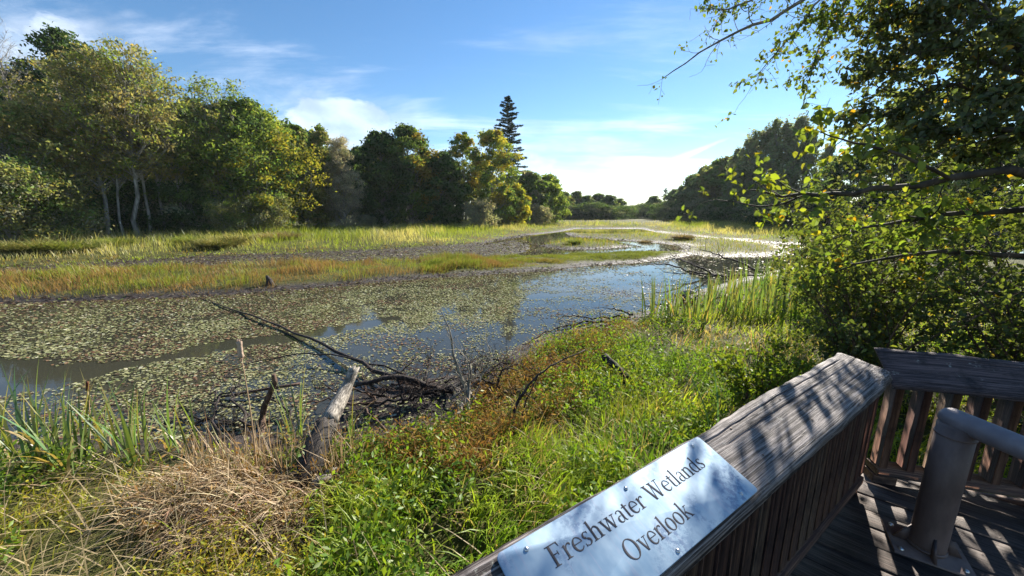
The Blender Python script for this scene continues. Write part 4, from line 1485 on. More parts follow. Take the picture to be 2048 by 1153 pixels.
M_stem = plain('dry_stem', (0.34, 0.23, 0.13), 0.7)
k = NT('cattail_fluff')
n_ = k.noise(k.obj, 60, 5, 0.7)
M_fluff = k.principled(k.mix(n_, (0.30, 0.20, 0.14), (0.58, 0.46, 0.36)), 0.95, 0, k.bump(n_, 0.9, 0.01), 0.1)
k = NT('cattail_head')
n_ = k.noise(k.obj, 90, 4, 0.7)
M_head = k.principled(k.mix(n_, (0.07, 0.025, 0.015), (0.16, 0.06, 0.035)), 0.9, 0, k.bump(n_, 0.4, 0.004), 0.1)
stalk(512, 945, 0.25, 482, 712, 'tall dry cattail stalk with a fluffy pale seed head', 0.021, 1, 0.17)
stalk(178, 905, 0.05, 175, 780, 'short cattail stalk with a dark brown head among green leaves', 0.013, 0, 0.11)
# ------------------------------------------------------------------ overlook deck
PD = np.array((0.77, -0.64, 0.0))
PD /= np.linalg.norm(PD)
QD = np.array((-PD[1], PD[0], 0.0))
deck = empty('wooden_deck', (1.2, 0.4, DECK_Z))
tag(deck, 'dark weathered plank deck of the overlook at the lower right', 'deck')


def edge_s(o_, inset):
    """where a line across the deck at offset o_ starts, inside both rails"""
    s = -1e9
    for Pn, Nn in ((P1, N1), (P2, N2)):
        a = PD[:2] @ Nn[:2]
        b = (QD[:2] * o_ - Pn[:2]) @ Nn[:2]
        s = max(s, (inset - b) / a)
    return s


# one domed screw head, shared
bm_ = MB()
th = np.arange(10) * 0.6283
rings = [(0.0062, 0.0), (0.0062, 0.001), (0.0045, 0.0032), (0.002, 0.0042)]
V = np.concatenate([np.c_[np.cos(th) * r_, np.sin(th) * r_, np.full(10, z_)] for r_, z_ in rings] + [[[0, 0, 0.0044]]])
Q = [(b * 10 + i_, b * 10 + (i_ + 1) % 10, b * 10 + 10 + (i_ + 1) % 10, b * 10 + 10 + i_) for b in range(3) for i_ in range(10)]
T = [(30 + i_, 30 + (i_ + 1) % 10, 40) for i_ in range(10)]
bm_.add(V, T, Q)
bolt_me = bm_.mesh('bolt', M_bolt, True)
screw_me = bm_.mesh('screw', M_screw, True)
pl_w, pitch_ = 0.138, 0.145
k0 = -14
dk_inv = Matrix.Translation(deck.location).inverted()
for q in range(k0, 22):
    o0 = q * pitch_
    sA, sB = edge_s(o0, 0.075), edge_s(o0 + pl_w, 0.075)
    if max(sA, sB) > 3.6:
        continue
    sE = max(sA, sB) + 4.0
    zt = random.uniform(-0.003, 0.003)
    mid = min(sA, sB)
    # local frame: X along the plank
    Mx = Matrix(((PD[0], QD[0], 0, 0), (PD[1], QD[1], 0, 0), (0, 0, 1, 0), (0, 0, 0, 1)))
    loc = PD * mid + QD * o0
    e_ = 0.004
    V = []
    for z_, in_ in ((-0.038, 0), (-0.005, 0), (0.0, e_)):
        for (s_, w_) in ((sA - mid, in_), (sE - mid, in_), (sE - mid, pl_w - in_), (sB - mid, pl_w - in_)):
            V.append((s_, w_, z_))
    Q = [(3, 2, 1, 0), (8, 9, 10, 11)]
    for b in (0, 4):
        for a in range(4):
            Q.append((b + a, b + (a + 1) % 4, b + 4 + (a + 1) % 4, b + 4 + a))
    m_ = MB()
    m_.add(V, None, Q)
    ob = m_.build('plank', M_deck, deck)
    ob.matrix_local = dk_inv @ Matrix.Translation((loc[0], loc[1], DECK_Z + zt)) @ Mx
    for s_ in (0.10, 0.62, 1.14):
        for w_ in (0.028, 0.110):
            sc_ = bpy.data.objects.new('screw', screw_me)
            C.objects.link(sc_)
            sc_.parent = ob
            sc_.location = (max(sA, sB) - mid + s_ + random.gauss(0, 0.006), w_ + random.gauss(0, 0.004), 0.0)
            sc_.scale = (0.75, 0.75, 0.35)


def frame(P, D, N, z):
    """X along the rail, Y outwards, Z up"""
    return Matrix(((D[0], -N[0], 0, P[0]), (D[1], -N[1], 0, P[1]), (0, 0, 1, z), (0, 0, 0, 1)))


def child(m_, name, mat, parent, M=None, smooth=False):
    ob = m_.build(name, mat, parent, smooth)
    if M is not None:
        ob.matrix_local = M
    return ob


# rim beams and posts under the deck
for (Pn, Dn, Nn, a0, a1) in ((P1, D1, N1, -3.4, 0.0), (P2, D2, N2, 0.0, 2.6)):
    F = frame(Pn, Dn, Nn, DECK_Z)
    m_ = MB()
    m_.box(((a0 + a1) / 2, -0.045, -0.16), (a1 - a0, 0.04, 0.235))
    child(m_, 'rim_beam', M_slat, deck, dk_inv @ F)
    for a in np.linspace(a0 + 0.2, a1 - 0.1, 3):
        m_ = MB()
        m_.box((a, -0.13, -0.65), (0.09, 0.09, 1.22))
        child(m_, 'support_post', M_slat, deck, dk_inv @ F)


# ------------------------------------------------------------------ rails
def cap_board(L0, L1, width, thick, rise, warp, cracks, seed):
    """slanted cap board: far edge high at y=0, near edge low; X along"""
    r = np.random.default_rng(seed)
    nX = int((L1 - L0) / 0.02)
    xs = np.linspace(L0, L1, nX)
    ys = list(np.linspace(0, 1, 15))
    for c in cracks:
        ys += [c - 0.022, c - 0.008, c, c + 0.008, c + 0.022]
    ys = np.array(sorted(ys))
    nY = len(ys)
    X_, Y_ = np.meshgrid(xs, ys)
    slope = math.hypot(width, 0)
    ca, sa = math.cos(rise), math.sin(rise)
    edge = (fbm(xs, xs * 0, 0.16, seed, 4) - 0.5) * 0.022
    edge2 = (fbm(xs, xs * 0, 0.20, seed + 5, 4) - 0.5) * 0.007
    wv = Y_ * width + edge[None, :] * (1 - Y_) ** 3 + edge2[None, :] * Y_ ** 3
    up_ = (fbm(X_.ravel(), Y_.ravel() * 0.9, 0.3, seed + 9, 2).reshape(X_.shape) - 0.5) * 0.006
    up_ = up_ - 0.010 * (np.maximum(0, 0.12 - Y_) / 0.12) ** 2 - 0.008 * (np.maximum(0, Y_ - 0.9) / 0.1) ** 2
    for c, (x0, x1, dep) in cracks.items():
        cy = c + 0.0 * X_
        amt = np.clip((X_ - x0) / 0.10, 0, 1) * np.clip((x1 - X_) / 0.10, 0, 1)
        up_ = up_ - dep * amt * np.exp(-((Y_ - cy) / 0.007) ** 2)
    up_ = up_ + warp(X_, Y_)
    out = -wv * ca + up_ * sa * 0
    zz_ = -wv * sa + up_
    top = np.stack((X_ + 0.006 * (fbm(X_ * 0 + Y_ * 3, Y_, 0.2, seed, 2) - 0.5), out, zz_), -1).reshape(-1, 3)
    bot = np.stack((X_, out - thick * sa, zz_ * 0 + (-wv * sa) - thick * ca + warp(X_, Y_) * 0.8), -1).reshape(-1, 3)
    i_, j_ = np.meshgrid(np.arange(nX - 1), np.arange(nY - 1))
    o = (j_ * nX + i_).ravel()
    Qt = np.stack((o, o + nX, o + nX + 1, o + 1), -1)
    nt = nX * nY
    Qb = np.stack((o, o + 1, o + nX + 1, o + nX), -1) + nt
    per = np.concatenate((np.arange(nX), np.arange(1, nY) * nX + nX - 1, (nY - 1) * nX + np.arange(nX - 2, -1, -1), np.arange(nY - 2, 0, -1) * nX))
    pn = np.roll(per, -1)
    Qs = np.stack((per, pn, pn + nt, per + nt), -1)
    m_ = MB()
    m_.add(np.concatenate((top, bot)), None, np.concatenate((Qt, Qb, Qs)))
    return m_


def rail(name, label, Pn, Dn, Nn, a0, a1, width, rise, M_c, slat_a, warp, cracks, seed, slat_w=0.040, slat_y=-0.16):
    F = frame(Pn, Dn, Nn, Pn[2])
    e = empty(name, mat=F)
    tag(e, label, 'railing', 'overlook railings')
    cb = child(cap_board(a0, a1, width, 0.038, rise, warp, cracks, seed), 'cap', M_c, e)
    for a in np.arange(a1 - 0.10, a0, -0.42):
        for f_ in (0.22, 0.74):
            sc_ = bpy.data.objects.new('nail', screw_me)
            C.objects.link(sc_)
            sc_.parent = cb
            w_ = f_ * width + random.gauss(0, 0.006)
            sc_.location = (a + random.gauss(0, 0.01), -w_ * math.cos(rise), -w_ * math.sin(rise) + float(warp(np.array(a), np.array(f_))) + 0.001)
            sc_.rotation_euler = (rise, 0, 0)
            sc_.scale = (0.7, 0.7, 0.5)
    H_ = Pn[2] - DECK_Z
    low = width * math.sin(rise)
    yS = slat_y
    sl = MB()
    hs_ = H_ - abs(yS) * math.tan(rise) - 0.050
    sl.box((0, 0, 0), (hs_ - 0.105, slat_w, 0.089), None, None, 0.003)
    mes = [sl.mesh('slat', mm_) for mm_ in (M_slat, M_slat_b, M_slat_c)]
    tops = -H_ + 0.105
    for a in slat_a:
        ob = bpy.data.objects.new('slat', mes[random.randrange(3)])
        C.objects.link(ob)
        ob.parent = e
        # slat's own X is its length: stand it up
        S = Matrix(((0, 1, 0, a), (0, 0, 1, yS), (1, 0, 0, tops + (hs_ - 0.105) / 2 + 0.001), (0, 0, 0, 1)))
        ob.matrix_local = S @ Matrix.Rotation(random.gauss(0, 0.006), 4, 'Z')
    m_ = MB()
    m_.box((0, 0, 0), (a1 - a0 - 0.06, 0.115, 0.045), None, None, 0.004)
    child(m_, 'bottom_rail', M_slat, e, Matrix.Translation(((a0 + a1) / 2, yS, -H_ + 0.080)))
    for a in np.linspace(a0 + 0.08, a1 - 0.1, 4):
        m_ = MB()
        m_.box((0, 0, 0), (0.12, 0.085, 0.056), None, None, 0.003)
        child(m_, 'rail_block', M_slat, e, Matrix.Translation((a, yS, -H_ + 0.0295)))
    return e, F


def warp1(X_, Y_):
    t = np.clip((X_ + 0.30) / 0.30, 0, 1)
    return 0.055 * t ** 2.2 * (Y_ - 0.25) ** 1 * (1 + 0.4 * np.sin(X_ * 40)) + 0.004 * np.sin(X_ * 5)


rail1, F1 = rail('sign_rail', 'weathered grey wooden railing with slanted cap holding the metal sign', P1, D1, N1, -3.4, -0.01, 0.245, R(20), M_cap,
                 np.arange(-3.3, -0.03, 0.096), warp1, {0.16: (-1.75, -0.1, 0.012), 0.34: (-1.5, 0.2, 0.011), 0.62: (-0.5, 0.2, 0.005), 0.48: (-1.0, -0.35, 0.005)}, 3, 0.068)
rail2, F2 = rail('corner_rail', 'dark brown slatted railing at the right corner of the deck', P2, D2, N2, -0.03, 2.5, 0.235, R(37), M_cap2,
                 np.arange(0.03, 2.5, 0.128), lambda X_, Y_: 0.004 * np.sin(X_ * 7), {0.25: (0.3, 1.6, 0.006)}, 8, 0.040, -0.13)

# ------------------------------------------------------------------ the sign
TH = R(20)
Scap = F1 @ Matrix(((1, 0, 0, 0), (0, math.cos(TH), -math.sin(TH), 0), (0, math.sin(TH), math.cos(TH), 0), (0, 0, 0, 1)))   # X along, Y up the slope, Z off the board
Sinv = Scap.inverted()


def on_plate(u, v, z=0.013):
    o = Sinv @ Vector((0, 0, EYE))
    d = Sinv.to_3x3() @ Vector(ray(u, v))
    t = (z - o.z) / d.z
    q = o + d * t
    return np.array((q.x, q.y))


c1, c2, c3 = on_plate(990, 1108), on_plate(1403, 869), on_plate(1513, 984)
print('plate corners', c1, c2, c3)
px0, px1 = c1[0], (c2[0] + c3[0]) / 2
py1, py0 = (c1[1] + c2[1]) / 2, c3[1]
pcx, pcy = (px0 + px1) / 2, (py0 + py1) / 2
sign = empty('sign', mat=Scap @ Matrix.Translation((pcx, pcy, 0.007)))
tag(sign, 'brushed metal sign reading Freshwater Wetlands Overlook screwed to the slanted cap', 'sign')
wS, hS = px1 - px0, py1 - py0
m_ = MB()
ring = []
rc = 0.014
for cx, cy, a0 in ((wS / 2 - rc, hS / 2 - rc, 0), (-wS / 2 + rc, hS / 2 - rc, 90), (-wS / 2 + rc, -hS / 2 + rc, 180), (wS / 2 - rc, -hS / 2 + rc, 270)):
    for a in np.linspace(a0, a0 + 90, 6):
        ring.append((cx + rc * math.cos(R(a)), cy + rc * math.sin(R(a))))
ring = np.array(ring)
nr = len(ring)
ins_ = ring * (1 - np.array((0.0012 / wS, 0.0012 / hS)) * 2)
V = np.concatenate([np.c_[ring, np.zeros(nr)], np.c_[ring, np.full(nr, 0.0032)], np.c_[ins_, np.full(nr, 0.004)], [[0, 0, 0.004], [0, 0, 0]]])
a_ = np.arange(nr)
b_ = (a_ + 1) % nr
Q = np.concatenate((np.stack((a_, b_, nr + b_, nr + a_), -1), np.stack((nr + a_, nr + b_, 2 * nr + b_, 2 * nr + a_), -1)))
T = np.concatenate((np.stack((2 * nr + a_, 2 * nr + b_, np.full(nr, 3 * nr)), -1), np.stack((b_, a_, np.full(nr, 3 * nr + 1)), -1)))
m_.add(V, T, Q)
m_.build('plate', M_plate, sign)
for (u, v) in ((1053, 1098), (1252, 976), (1386, 892), (1483, 987), (1356, 1101)):
    q = on_plate(u, v) - np.array((pcx, pcy))
    ob = bpy.data.objects.new('bolt', bolt_me)
    C.objects.link(ob)
    ob.parent = sign
    ob.location = (q[0], q[1], 0.004)
ob = bpy.data.objects.new('bolt', bolt_me)
C.objects.link(ob)
ob.parent = sign
ob.location = (-wS / 2 + 0.06, -hS / 2 + 0.022, 0.004)

# letters: thick stems, thin hairlines, bracket serifs
THK, THN = 0.105, 0.034


class Glyph:
    def __init__(self):
        self.q = []

    def bar(self, x0, y0, x1, y1):
        self.q.append([(x0, y0), (x1, y0), (x1, y1), (x0, y1)])
        return self

    def line(self, x0, y0, x1, y1, w):
        h_ = w / 2
        self.q.append([(x0 - h_, y0), (x0 + h_, y0), (x1 + h_, y1), (x1 - h_, y1)])
        return self

    def serif(self, x, y, w=0.22, t=0.028, up=True):
        s = 1 if up else -1
        self.q.append([(x - w / 2, y), (x + w / 2, y), (x + w / 2, y + s * t), (x - w / 2, y + s * t)])
        self.q.append([(x - w * 0.28, y + s * t), (x + w * 0.28, y + s * t), (x + THK * 0.45, y + s * t * 2.6), (x - THK * 0.45, y + s * t * 2.6)])
        return self

    def arc(self, cx, cy, rx, ry, a0, a1, thick=THK, thin=THN, n=18, w=None):
        aa = np.radians(np.linspace(a0, a1, n))
        tt = thin + (thick - thin) * np.abs(np.cos(aa)) ** 1.5
        if w is not None:
            tt = np.interp(np.linspace(0, 1, n), np.linspace(0, 1, len(w)), w)
        for i_ in range(n - 1):
            p = []
            for b, kk in ((i_, 1), (i_ + 1, 1), (i_ + 1, 0), (i_, 0)):
                rr = tt[b] * (1 - kk)
                p.append((cx + (rx - rr) * math.cos(aa[b]), cy + (ry - rr * 0.9) * math.sin(aa[b])))
            self.q.append(p)
        return self


XH = 0.47
AS = 0.74
CAPH = 0.70


def glyph(ch):
    G_ = Glyph()
    w = 0.5
    if ch == 'F':
        G_.bar(0.09, 0.05, 0.09 + THK, CAPH - 0.03).serif(0.09 + THK / 2, 0, 0.27).bar(0.0, CAPH - 0.034, 0.50, CAPH)
        G_.bar(0.18, 0.345, 0.37, 0.379).bar(0.352, 0.29, 0.38, 0.435)
        G_.q.append([(0.44, CAPH - 0.034), (0.50, CAPH - 0.034), (0.515, CAPH - 0.17), (0.495, CAPH - 0.17)])
        w = 0.54
    elif ch == 'r':
        G_.bar(0.07, 0.05, 0.07 + THK * 0.9, XH - 0.02).serif(0.07 + THK * 0.45, 0, 0.25)
        G_.q.append([(0.0, XH - 0.055), (0.12, XH - 0.06), (0.16, XH), (0.14, XH)])
        G_.arc(0.30, XH - 0.17, 0.15, 0.17, 60, 175, n=12, w=(0.07, 0.05, 0.03))
        G_.bar(0.325, XH - 0.10, 0.385, XH - 0.02)
        w = 0.40
    elif ch == 'e':
        G_.arc(0.23, XH / 2, 0.22, XH / 2 + 0.012, 5, 325, n=30, w=(0.05, 0.05, 0.034, 0.07, 0.10, 0.10, 0.07, 0.05, 0.03))
        G_.bar(0.08, XH * 0.52, 0.43, XH * 0.52 + 0.03)
        w = 0.47
    elif ch == 's':
        G_.arc(0.19, XH * 0.735, 0.145, XH * 0.275, 35, 265, n=16, w=(0.03, 0.035, 0.08, 0.09, 0.09))
        G_.arc(0.175, XH * 0.265, 0.16, XH * 0.275, -145, 85, n=16, w=(0.03, 0.035, 0.08, 0.09, 0.09))
        G_.bar(0.285, XH * 0.80, 0.315, XH * 0.99).bar(0.02, 0.0, 0.05, XH * 0.24)
        w = 0.38
    elif ch in 'hn':
        top = AS if ch == 'h' else XH
        G_.bar(0.07, 0.05, 0.07 + THK * 0.9, top - 0.02).serif(0.07 + THK * 0.45, 0, 0.23)
        G_.q.append([(0.0, top - 0.055), (0.12, top - 0.06), (0.165, top), (0.14, top)])
        G_.arc(0.285, XH - 0.19, 0.165, 0.19, -2, 165, n=16, w=(0.095, 0.085, 0.045, 0.03))
        G_.bar(0.355, 0.05, 0.355 + THK * 0.9, XH - 0.19).serif(0.355 + THK * 0.45, 0, 0.23)
        w = 0.54
    elif ch in 'wv':
        st_ = [0.10, 0.40] if ch == 'w' else [0.10]
        for x in st_:
            G_.line(x, XH - 0.02, x + 0.15, 0, 0.10).line(x + 0.29, XH - 0.02, x + 0.155, 0.0, 0.036)
        for x in ([0.10, 0.40, 0.69] if ch == 'w' else [0.10, 0.39]):
            G_.bar(x - 0.10, XH - 0.028, x + 0.09, XH)
        w = 0.80 if ch == 'w' else 0.50
    elif ch == 'W':
        for x in (0.10, 0.44):
            G_.line(x, CAPH - 0.02, x + 0.20, 0, 0.11).line(x + 0.36, CAPH - 0.02, x + 0.205, 0.0, 0.036)
        for x in (0.10, 0.44, 0.80):
            G_.bar(x - 0.115, CAPH - 0.028, x + 0.115, CAPH)
        w = 0.94
    elif ch == 'a':
        G_.bar(0.27, 0.06, 0.27 + THK * 0.85, XH - 0.13)
        G_.arc(0.205, XH - 0.15, 0.155, 0.15, 0, 150, n=14, w=(0.09, 0.06, 0.034, 0.04, 0.06))
        G_.arc(0.17, 0.13, 0.155, 0.135, 60, 300, n=18, w=(0.03, 0.045, 0.09, 0.09, 0.05, 0.035))
        G_.line(0.24, 0.245, 0.30, 0.275, 0.03).arc(0.385, 0.07, 0.07, 0.075, 180, 300, n=8, w=(0.06, 0.05, 0.02))
        G_.line(0.235, 0.02, 0.29, 0.09, 0.036)
        w = 0.45
    elif ch == 't':
        G_.bar(0.09, 0.08, 0.09 + THK * 0.85, XH + 0.10).bar(0.0, XH - 0.032, 0.29, XH)
        G_.arc(0.205, 0.10, 0.115, 0.11, 180, 310, n=10, w=(0.085, 0.06, 0.025))
        w = 0.31
    elif ch == 'l':
        G_.bar(0.07, 0.05, 0.07 + THK * 0.9, AS - 0.02).serif(0.07 + THK * 0.45, 0, 0.24)
        G_.q.append([(0.0, AS - 0.055), (0.12, AS - 0.06), (0.165, AS), (0.14, AS)])
        w = 0.26
    elif ch == 'd':
        G_.bar(0.345, 0.04, 0.345 + THK * 0.85, AS - 0.02).q.append([(0.275, AS - 0.055), (0.39, AS - 0.06), (0.434, AS), (0.41, AS)])
        G_.q.append([(0.345, 0.0), (0.50, 0.0), (0.50, 0.035), (0.345, 0.05)])
        G_.arc(0.22, XH / 2, 0.21, XH / 2 + 0.01, 35, 325, n=24, w=(0.03, 0.035, 0.07, 0.10, 0.10, 0.07, 0.035, 0.03))
        w = 0.53
    elif ch in 'oO':
        H_ = XH if ch == 'o' else CAPH
        rx = 0.235 if ch == 'o' else 0.34
        G_.arc(rx, H_ / 2, rx, H_ / 2 + 0.012, 0, 360, THK * (1 if ch == 'o' else 1.12), THN, 36)
        w = 2 * rx + 0.04
    elif ch == 'k':
        G_.bar(0.07, 0.05, 0.07 + THK * 0.9, AS - 0.02).serif(0.07 + THK * 0.45, 0, 0.23)
        G_.q.append([(0.0, AS - 0.055), (0.12, AS - 0.06), (0.165, AS), (0.14, AS)])
        G_.line(0.18, 0.20, 0.39, XH - 0.02, 0.042).line(0.45, 0.02, 0.24, 0.27, 0.105)
        G_.bar(0.29, XH - 0.028, 0.48, XH).bar(0.35, 0.0, 0.54, 0.028)
        w = 0.53
    return G_.q, w


letter_cache = {}


def letter_mesh(ch):
    if ch not in letter_cache:
        q, w = glyph(ch)
        m_ = MB()
        for i_, p in enumerate(q):
            p = np.array(p)
            ar = sum(p[a][0] * p[(a + 1) % 4][1] - p[(a + 1) % 4][0] * p[a][1] for a in range(4))
            if ar < 0:
                p = p[::-1]
            z1 = 0.010 + 0.0006 * (i_ % 7)
            V = np.concatenate((np.c_[p, np.zeros(4)], np.c_[p, np.full(4, z1)]))
            m_.add(V, None, [(4, 5, 6, 7), (0, 1, 5, 4), (1, 2, 6, 5), (2, 3, 7, 6), (3, 0, 4, 7)])
        letter_cache[ch] = (m_.mesh('letter', M_ink), w)
    return letter_cache[ch]


def write(text, x0, x1, y, size):
    total = sum((letter_mesh(c)[1] if c != ' ' else 0.26) for c in text)
    kx = (x1 - x0) / total
    x = x0
    for c in text:
        if c == ' ':
            x += 0.26 * kx
            continue
        me, w = letter_mesh(c)
        ob = bpy.data.objects.new('letter', me)
        C.objects.link(ob)
        ob.parent = sign
        ob.location = (x, y, 0.0042)
        ob.scale = (kx, size, 0.022)
        x += w * kx


tA = on_plate(1112, 1140) - np.array((pcx, pcy))
tB = on_plate(1413, 930) - np.array((pcx, pcy))
tC = on_plate(1268, 1118) - np.array((pcx, pcy))
tD = on_plate(1393, 1032) - np.array((pcx, pcy))
tE = on_plate(1090, 1098) - np.array((pcx, pcy))
print('plate', wS, hS, 'text', tA, tB, tC, tD, tE)
capA = (tE[1] - tA[1])
sizeT = max(0.06, capA / CAPH)
write('Freshwater Wetlands', (tA[0] + tE[0]) / 2, tB[0], (tA[1] + tB[1]) / 2, sizeT)
write('Overlook', tC[0] - 0.01, tD[0], (tC[1] + tD[1]) / 2, sizeT)

# ------------------------------------------------------------------ steel pedestal with arm
pb = np.array((2.005, 1.522, DECK_Z))
ped = empty('viewing_scope_pedestal', pb)
tag(ped, 'brown steel pedestal with a thick grey tube arm standing on the deck', 'pedestal')
m_ = MB()
m_.tube([(0, 0, 0.012), (0, 0, 0.05), (0, 0, 0.35), (0, 0, 0.66)], [0.066, 0.064, 0.064, 0.064], 28)
m_.build('post', M_post, ped, True)
m_ = MB()
m_.box((0, 0, 0.009), (0.27, 0.23, 0.012), None, None, 0.002)
ob = m_.build('base_plate', M_post, ped)
ob.rotation_euler = (0, 0, R(-33))
m_ = MB()
t_ = np.concatenate((1 - np.cos(np.linspace(0.12, math.pi / 2, 7)), np.linspace(1.4, 20, 8)))   # in tube radii from the domed end
rad = 0.046 * np.where(t_ < 1, np.sqrt(np.clip(1 - (1 - t_) ** 2, 0, 1)), 1.0)
arm = np.stack((0.0054 * t_, 0.075 - 0.046 * t_, np.full(len(t_), 0.680)), -1)
m_.tube(arm, rad, 26)
m_.build('tube_arm', M_steel, ped, True)
for q, (bx_, by_) in enumerate(((0.105, 0.085), (-0.105, 0.085), (0.105, -0.085), (-0.105, -0.085))):
    ob = bpy.data.objects.new('anchor_bolt', bolt_me)
    C.objects.link(ob)
    ob.parent = ped
    ca_, sa_ = math.cos(R(-33)), math.sin(R(-33))
    ob.location = (bx_ * ca_ - by_ * sa_, bx_ * sa_ + by_ * ca_, 0.0155)
    ob.scale = (1.8, 1.8, 2.2)
for q, (z_, w_) in enumerate(((0.02, 0.070), (0.61, 0.0675))):
    m_ = MB()
    m_.tube([(0, 0, z_), (0, 0, z_ + 0.003), (0, 0, z_ + 0.009), (0, 0, z_ + 0.012)], [w_ - 0.005, w_, w_, w_ - 0.005], 28)
    m_.build('weld_collar', M_post, ped, True)
for a in (-33, 57, 147, 237):
    m_ = MB()
    V = [(0.062, -0.005, 0.0155), (0.118, -0.005, 0.0155), (0.062, -0.005, 0.11), (0.062, 0.005, 0.0155), (0.118, 0.005, 0.0155), (0.062, 0.005, 0.11)]
    m_.add(V, [(0, 1, 2), (3, 5, 4)], [(0, 3, 4, 1), (1, 4, 5, 2), (2, 5, 3, 0)])
    ob = m_.build('gusset', M_post, ped)
    ob.rotation_euler = (0, 0, R(a))

# ------------------------------------------------------------------ dead wood
def crook(pts, n, wig, r):
    """smooth crooked line through control points"""
    pts = np.asarray(pts, float)
    t = np.linspace(0, len(pts) - 1, n)
    P = np.stack([np.interp(t, np.arange(len(pts)), pts[:, k_]) for k_ in range(3)], -1)
    for _ in range(2):
        P[1:-1] = (P[:-2] + 2 * P[1:-1] + P[2:]) / 4
    L = np.linalg.norm(pts[-1] - pts[0])
    P[1:-1] += r.normal(size=(n - 2, 3)) * L * wig
    return P


def twigs(m_, P, rad, r, n, L, depth=2, spread=0.9, up=0.15, fine=0.003):
    """side twigs off a limb"""
    for q in range(n):
        i_ = r.integers(max(1, len(P) // 5), len(P))
        d = P[i_] - P[i_ - 1]
        d /= np.linalg.norm(d) + 1e-9
        d = d * 0.7 + randdir(1, r)[0] * spread + np.array((0, 0, up))
        d /= np.linalg.norm(d)
        l_ = L * (0.4 + 0.8 * r.random())
        p = [P[i_]]
        for s_ in range(5):
            d = d + r.normal(size=3) * 0.22
            d /= np.linalg.norm(d)
            p.append(p[-1] + d * l_ / 5)
        p = np.array(p)
        r0 = min(rad[i_] * 0.6, max(fine * 1.5, l_ * 0.014))
        m_.tube(p, np.linspace(r0, fine * 0.7, 6), 4 if r0 > 0.006 else 3, caps=False)
        if depth > 1:
            twigs(m_, p, np.linspace(r0, fine, 6), r, r.integers(1, 4), l_ * 0.5, depth - 1, spread, up, fine)


def branch_thing(name, label, pts, r0, r1, mat, seed, n=12, wig=0.008, tw=(8, 0.5), cat='branch', group=None, sides=8, jit=0.2, depth=2, up=0.15):
    r = np.random.default_rng(seed)
    pts = np.asarray(pts, float)
    e = empty(name, pts[0])
    tag(e, label, cat, group)
    P = crook(pts - pts[0], n, wig, r)
    rad = np.linspace(r0, r1, n)
    m_ = MB()
    m_.tube(P, rad, sides, jit=jit, r=r)
    m_.build('limb', mat, e, True)
    if tw[0]:
        m_ = MB()
        twigs(m_, P, rad, r, tw[0], tw[1], depth, 0.9, up)
        o = m_.build('twigs', mat, e, True)
        o['kind'] = 'stuff'
    return e


M_foot_shade = wood_weathered('shade_black_wood', (0.012, 0.010, 0.009), (0.075, 0.06, 0.05), (0.8, 12, 12), 1.0, 0.0)
# bleached leaning log, shade at its foot put into a near-black wood colour
r = np.random.default_rng(5)
foot = g(598, 950, 0.30)
foot[2] = float(gz(foot[0], foot[1])) - 0.03
Lp = [foot, at(630, 900, 3.22), at(655, 848, 3.5), at(688, 785, 3.9), at(699, 762, 4.0), at(707, 740, 4.08)]
e = empty('weathered_log', foot)
tag(e, 'bleached broken log leaning over the mud with its foot coloured dark for shade', 'log')
P = crook(np.array(Lp) - foot, 26, 0.0, r)
rad = np.interp(np.linspace(0, 1, 26), [0, 0.1, 0.3, 0.45, 0.75, 1], [0.105, 0.118, 0.105, 0.088, 0.058, 0.056])


def log_piece(name, a, b, mat, jit):
    m_ = MB()
    PP = P[a:b]
    m_.tube(PP, rad[a:b], 18, jit=jit, r=np.random.default_rng(a + 2))
    V = m_.V[0]
    if b == 26:                      # broken, splintered top
        V[-(18 + 2):-2] += (PP[-1] - PP[-2]) * (np.random.default_rng(4).random((18, 1)) * 2.6 - 0.8)
    # split lengthwise ridges
    ax = PP[-1] - PP[0]
    M3 = Vector(ax).to_track_quat('X', 'Z').to_matrix().to_4x4()
    inv = np.array(M3.inverted().to_3x3())
    m_.V[0] = V @ inv.T
    ob = m_.build(name, mat, e, True)
    ob.matrix_local = M3
    return ob


log_piece('shade_dark_foot', 0, 11, M_foot_shade, 0.30)
log_piece('bleached_stem', 10, 26, M_log, 0.14)
m_ = MB()
m_.tube([P[14], P[14] + (-0.05, -0.01, 0.05), P[14] + (-0.07, -0.02, 0.075)], [0.03, 0.022, 0.010], 7)
m_.build('knot_stub', M_log, e, True)
# crumbling wood at the foot
r = np.random.default_rng(9)
for q, (u, v, s_) in enumerate(((640, 945, 0.10), (660, 925, 0.09), (625, 965, 0.08))):
    p0 = g(u, v, 0.35)
    p0[2] = float(gz(p0[0], p0[1]))
    d = np.array((0.75, 0.5 - 0.3 * q, 0.25)) * s_ * 1.6
    m_ = MB()
    m_.tube([-d * 0.5, -d * 0.2, d * 0.2, d * 0.6], [s_ * 0.25, s_ * 0.42, s_ * 0.38, s_ * 0.12], 9, jit=0.6, r=r)
    ob = m_.build('wood_fragment', M_log)
    ob.location = p0 + (0, 0, s_ * 0.4)
    tag(ob, ('broken tan wood fragment right of the log foot', 'pale splintered fragment behind the log foot', 'small wood fragment in front of the log foot')[q], 'wood', 'fragments by the log')

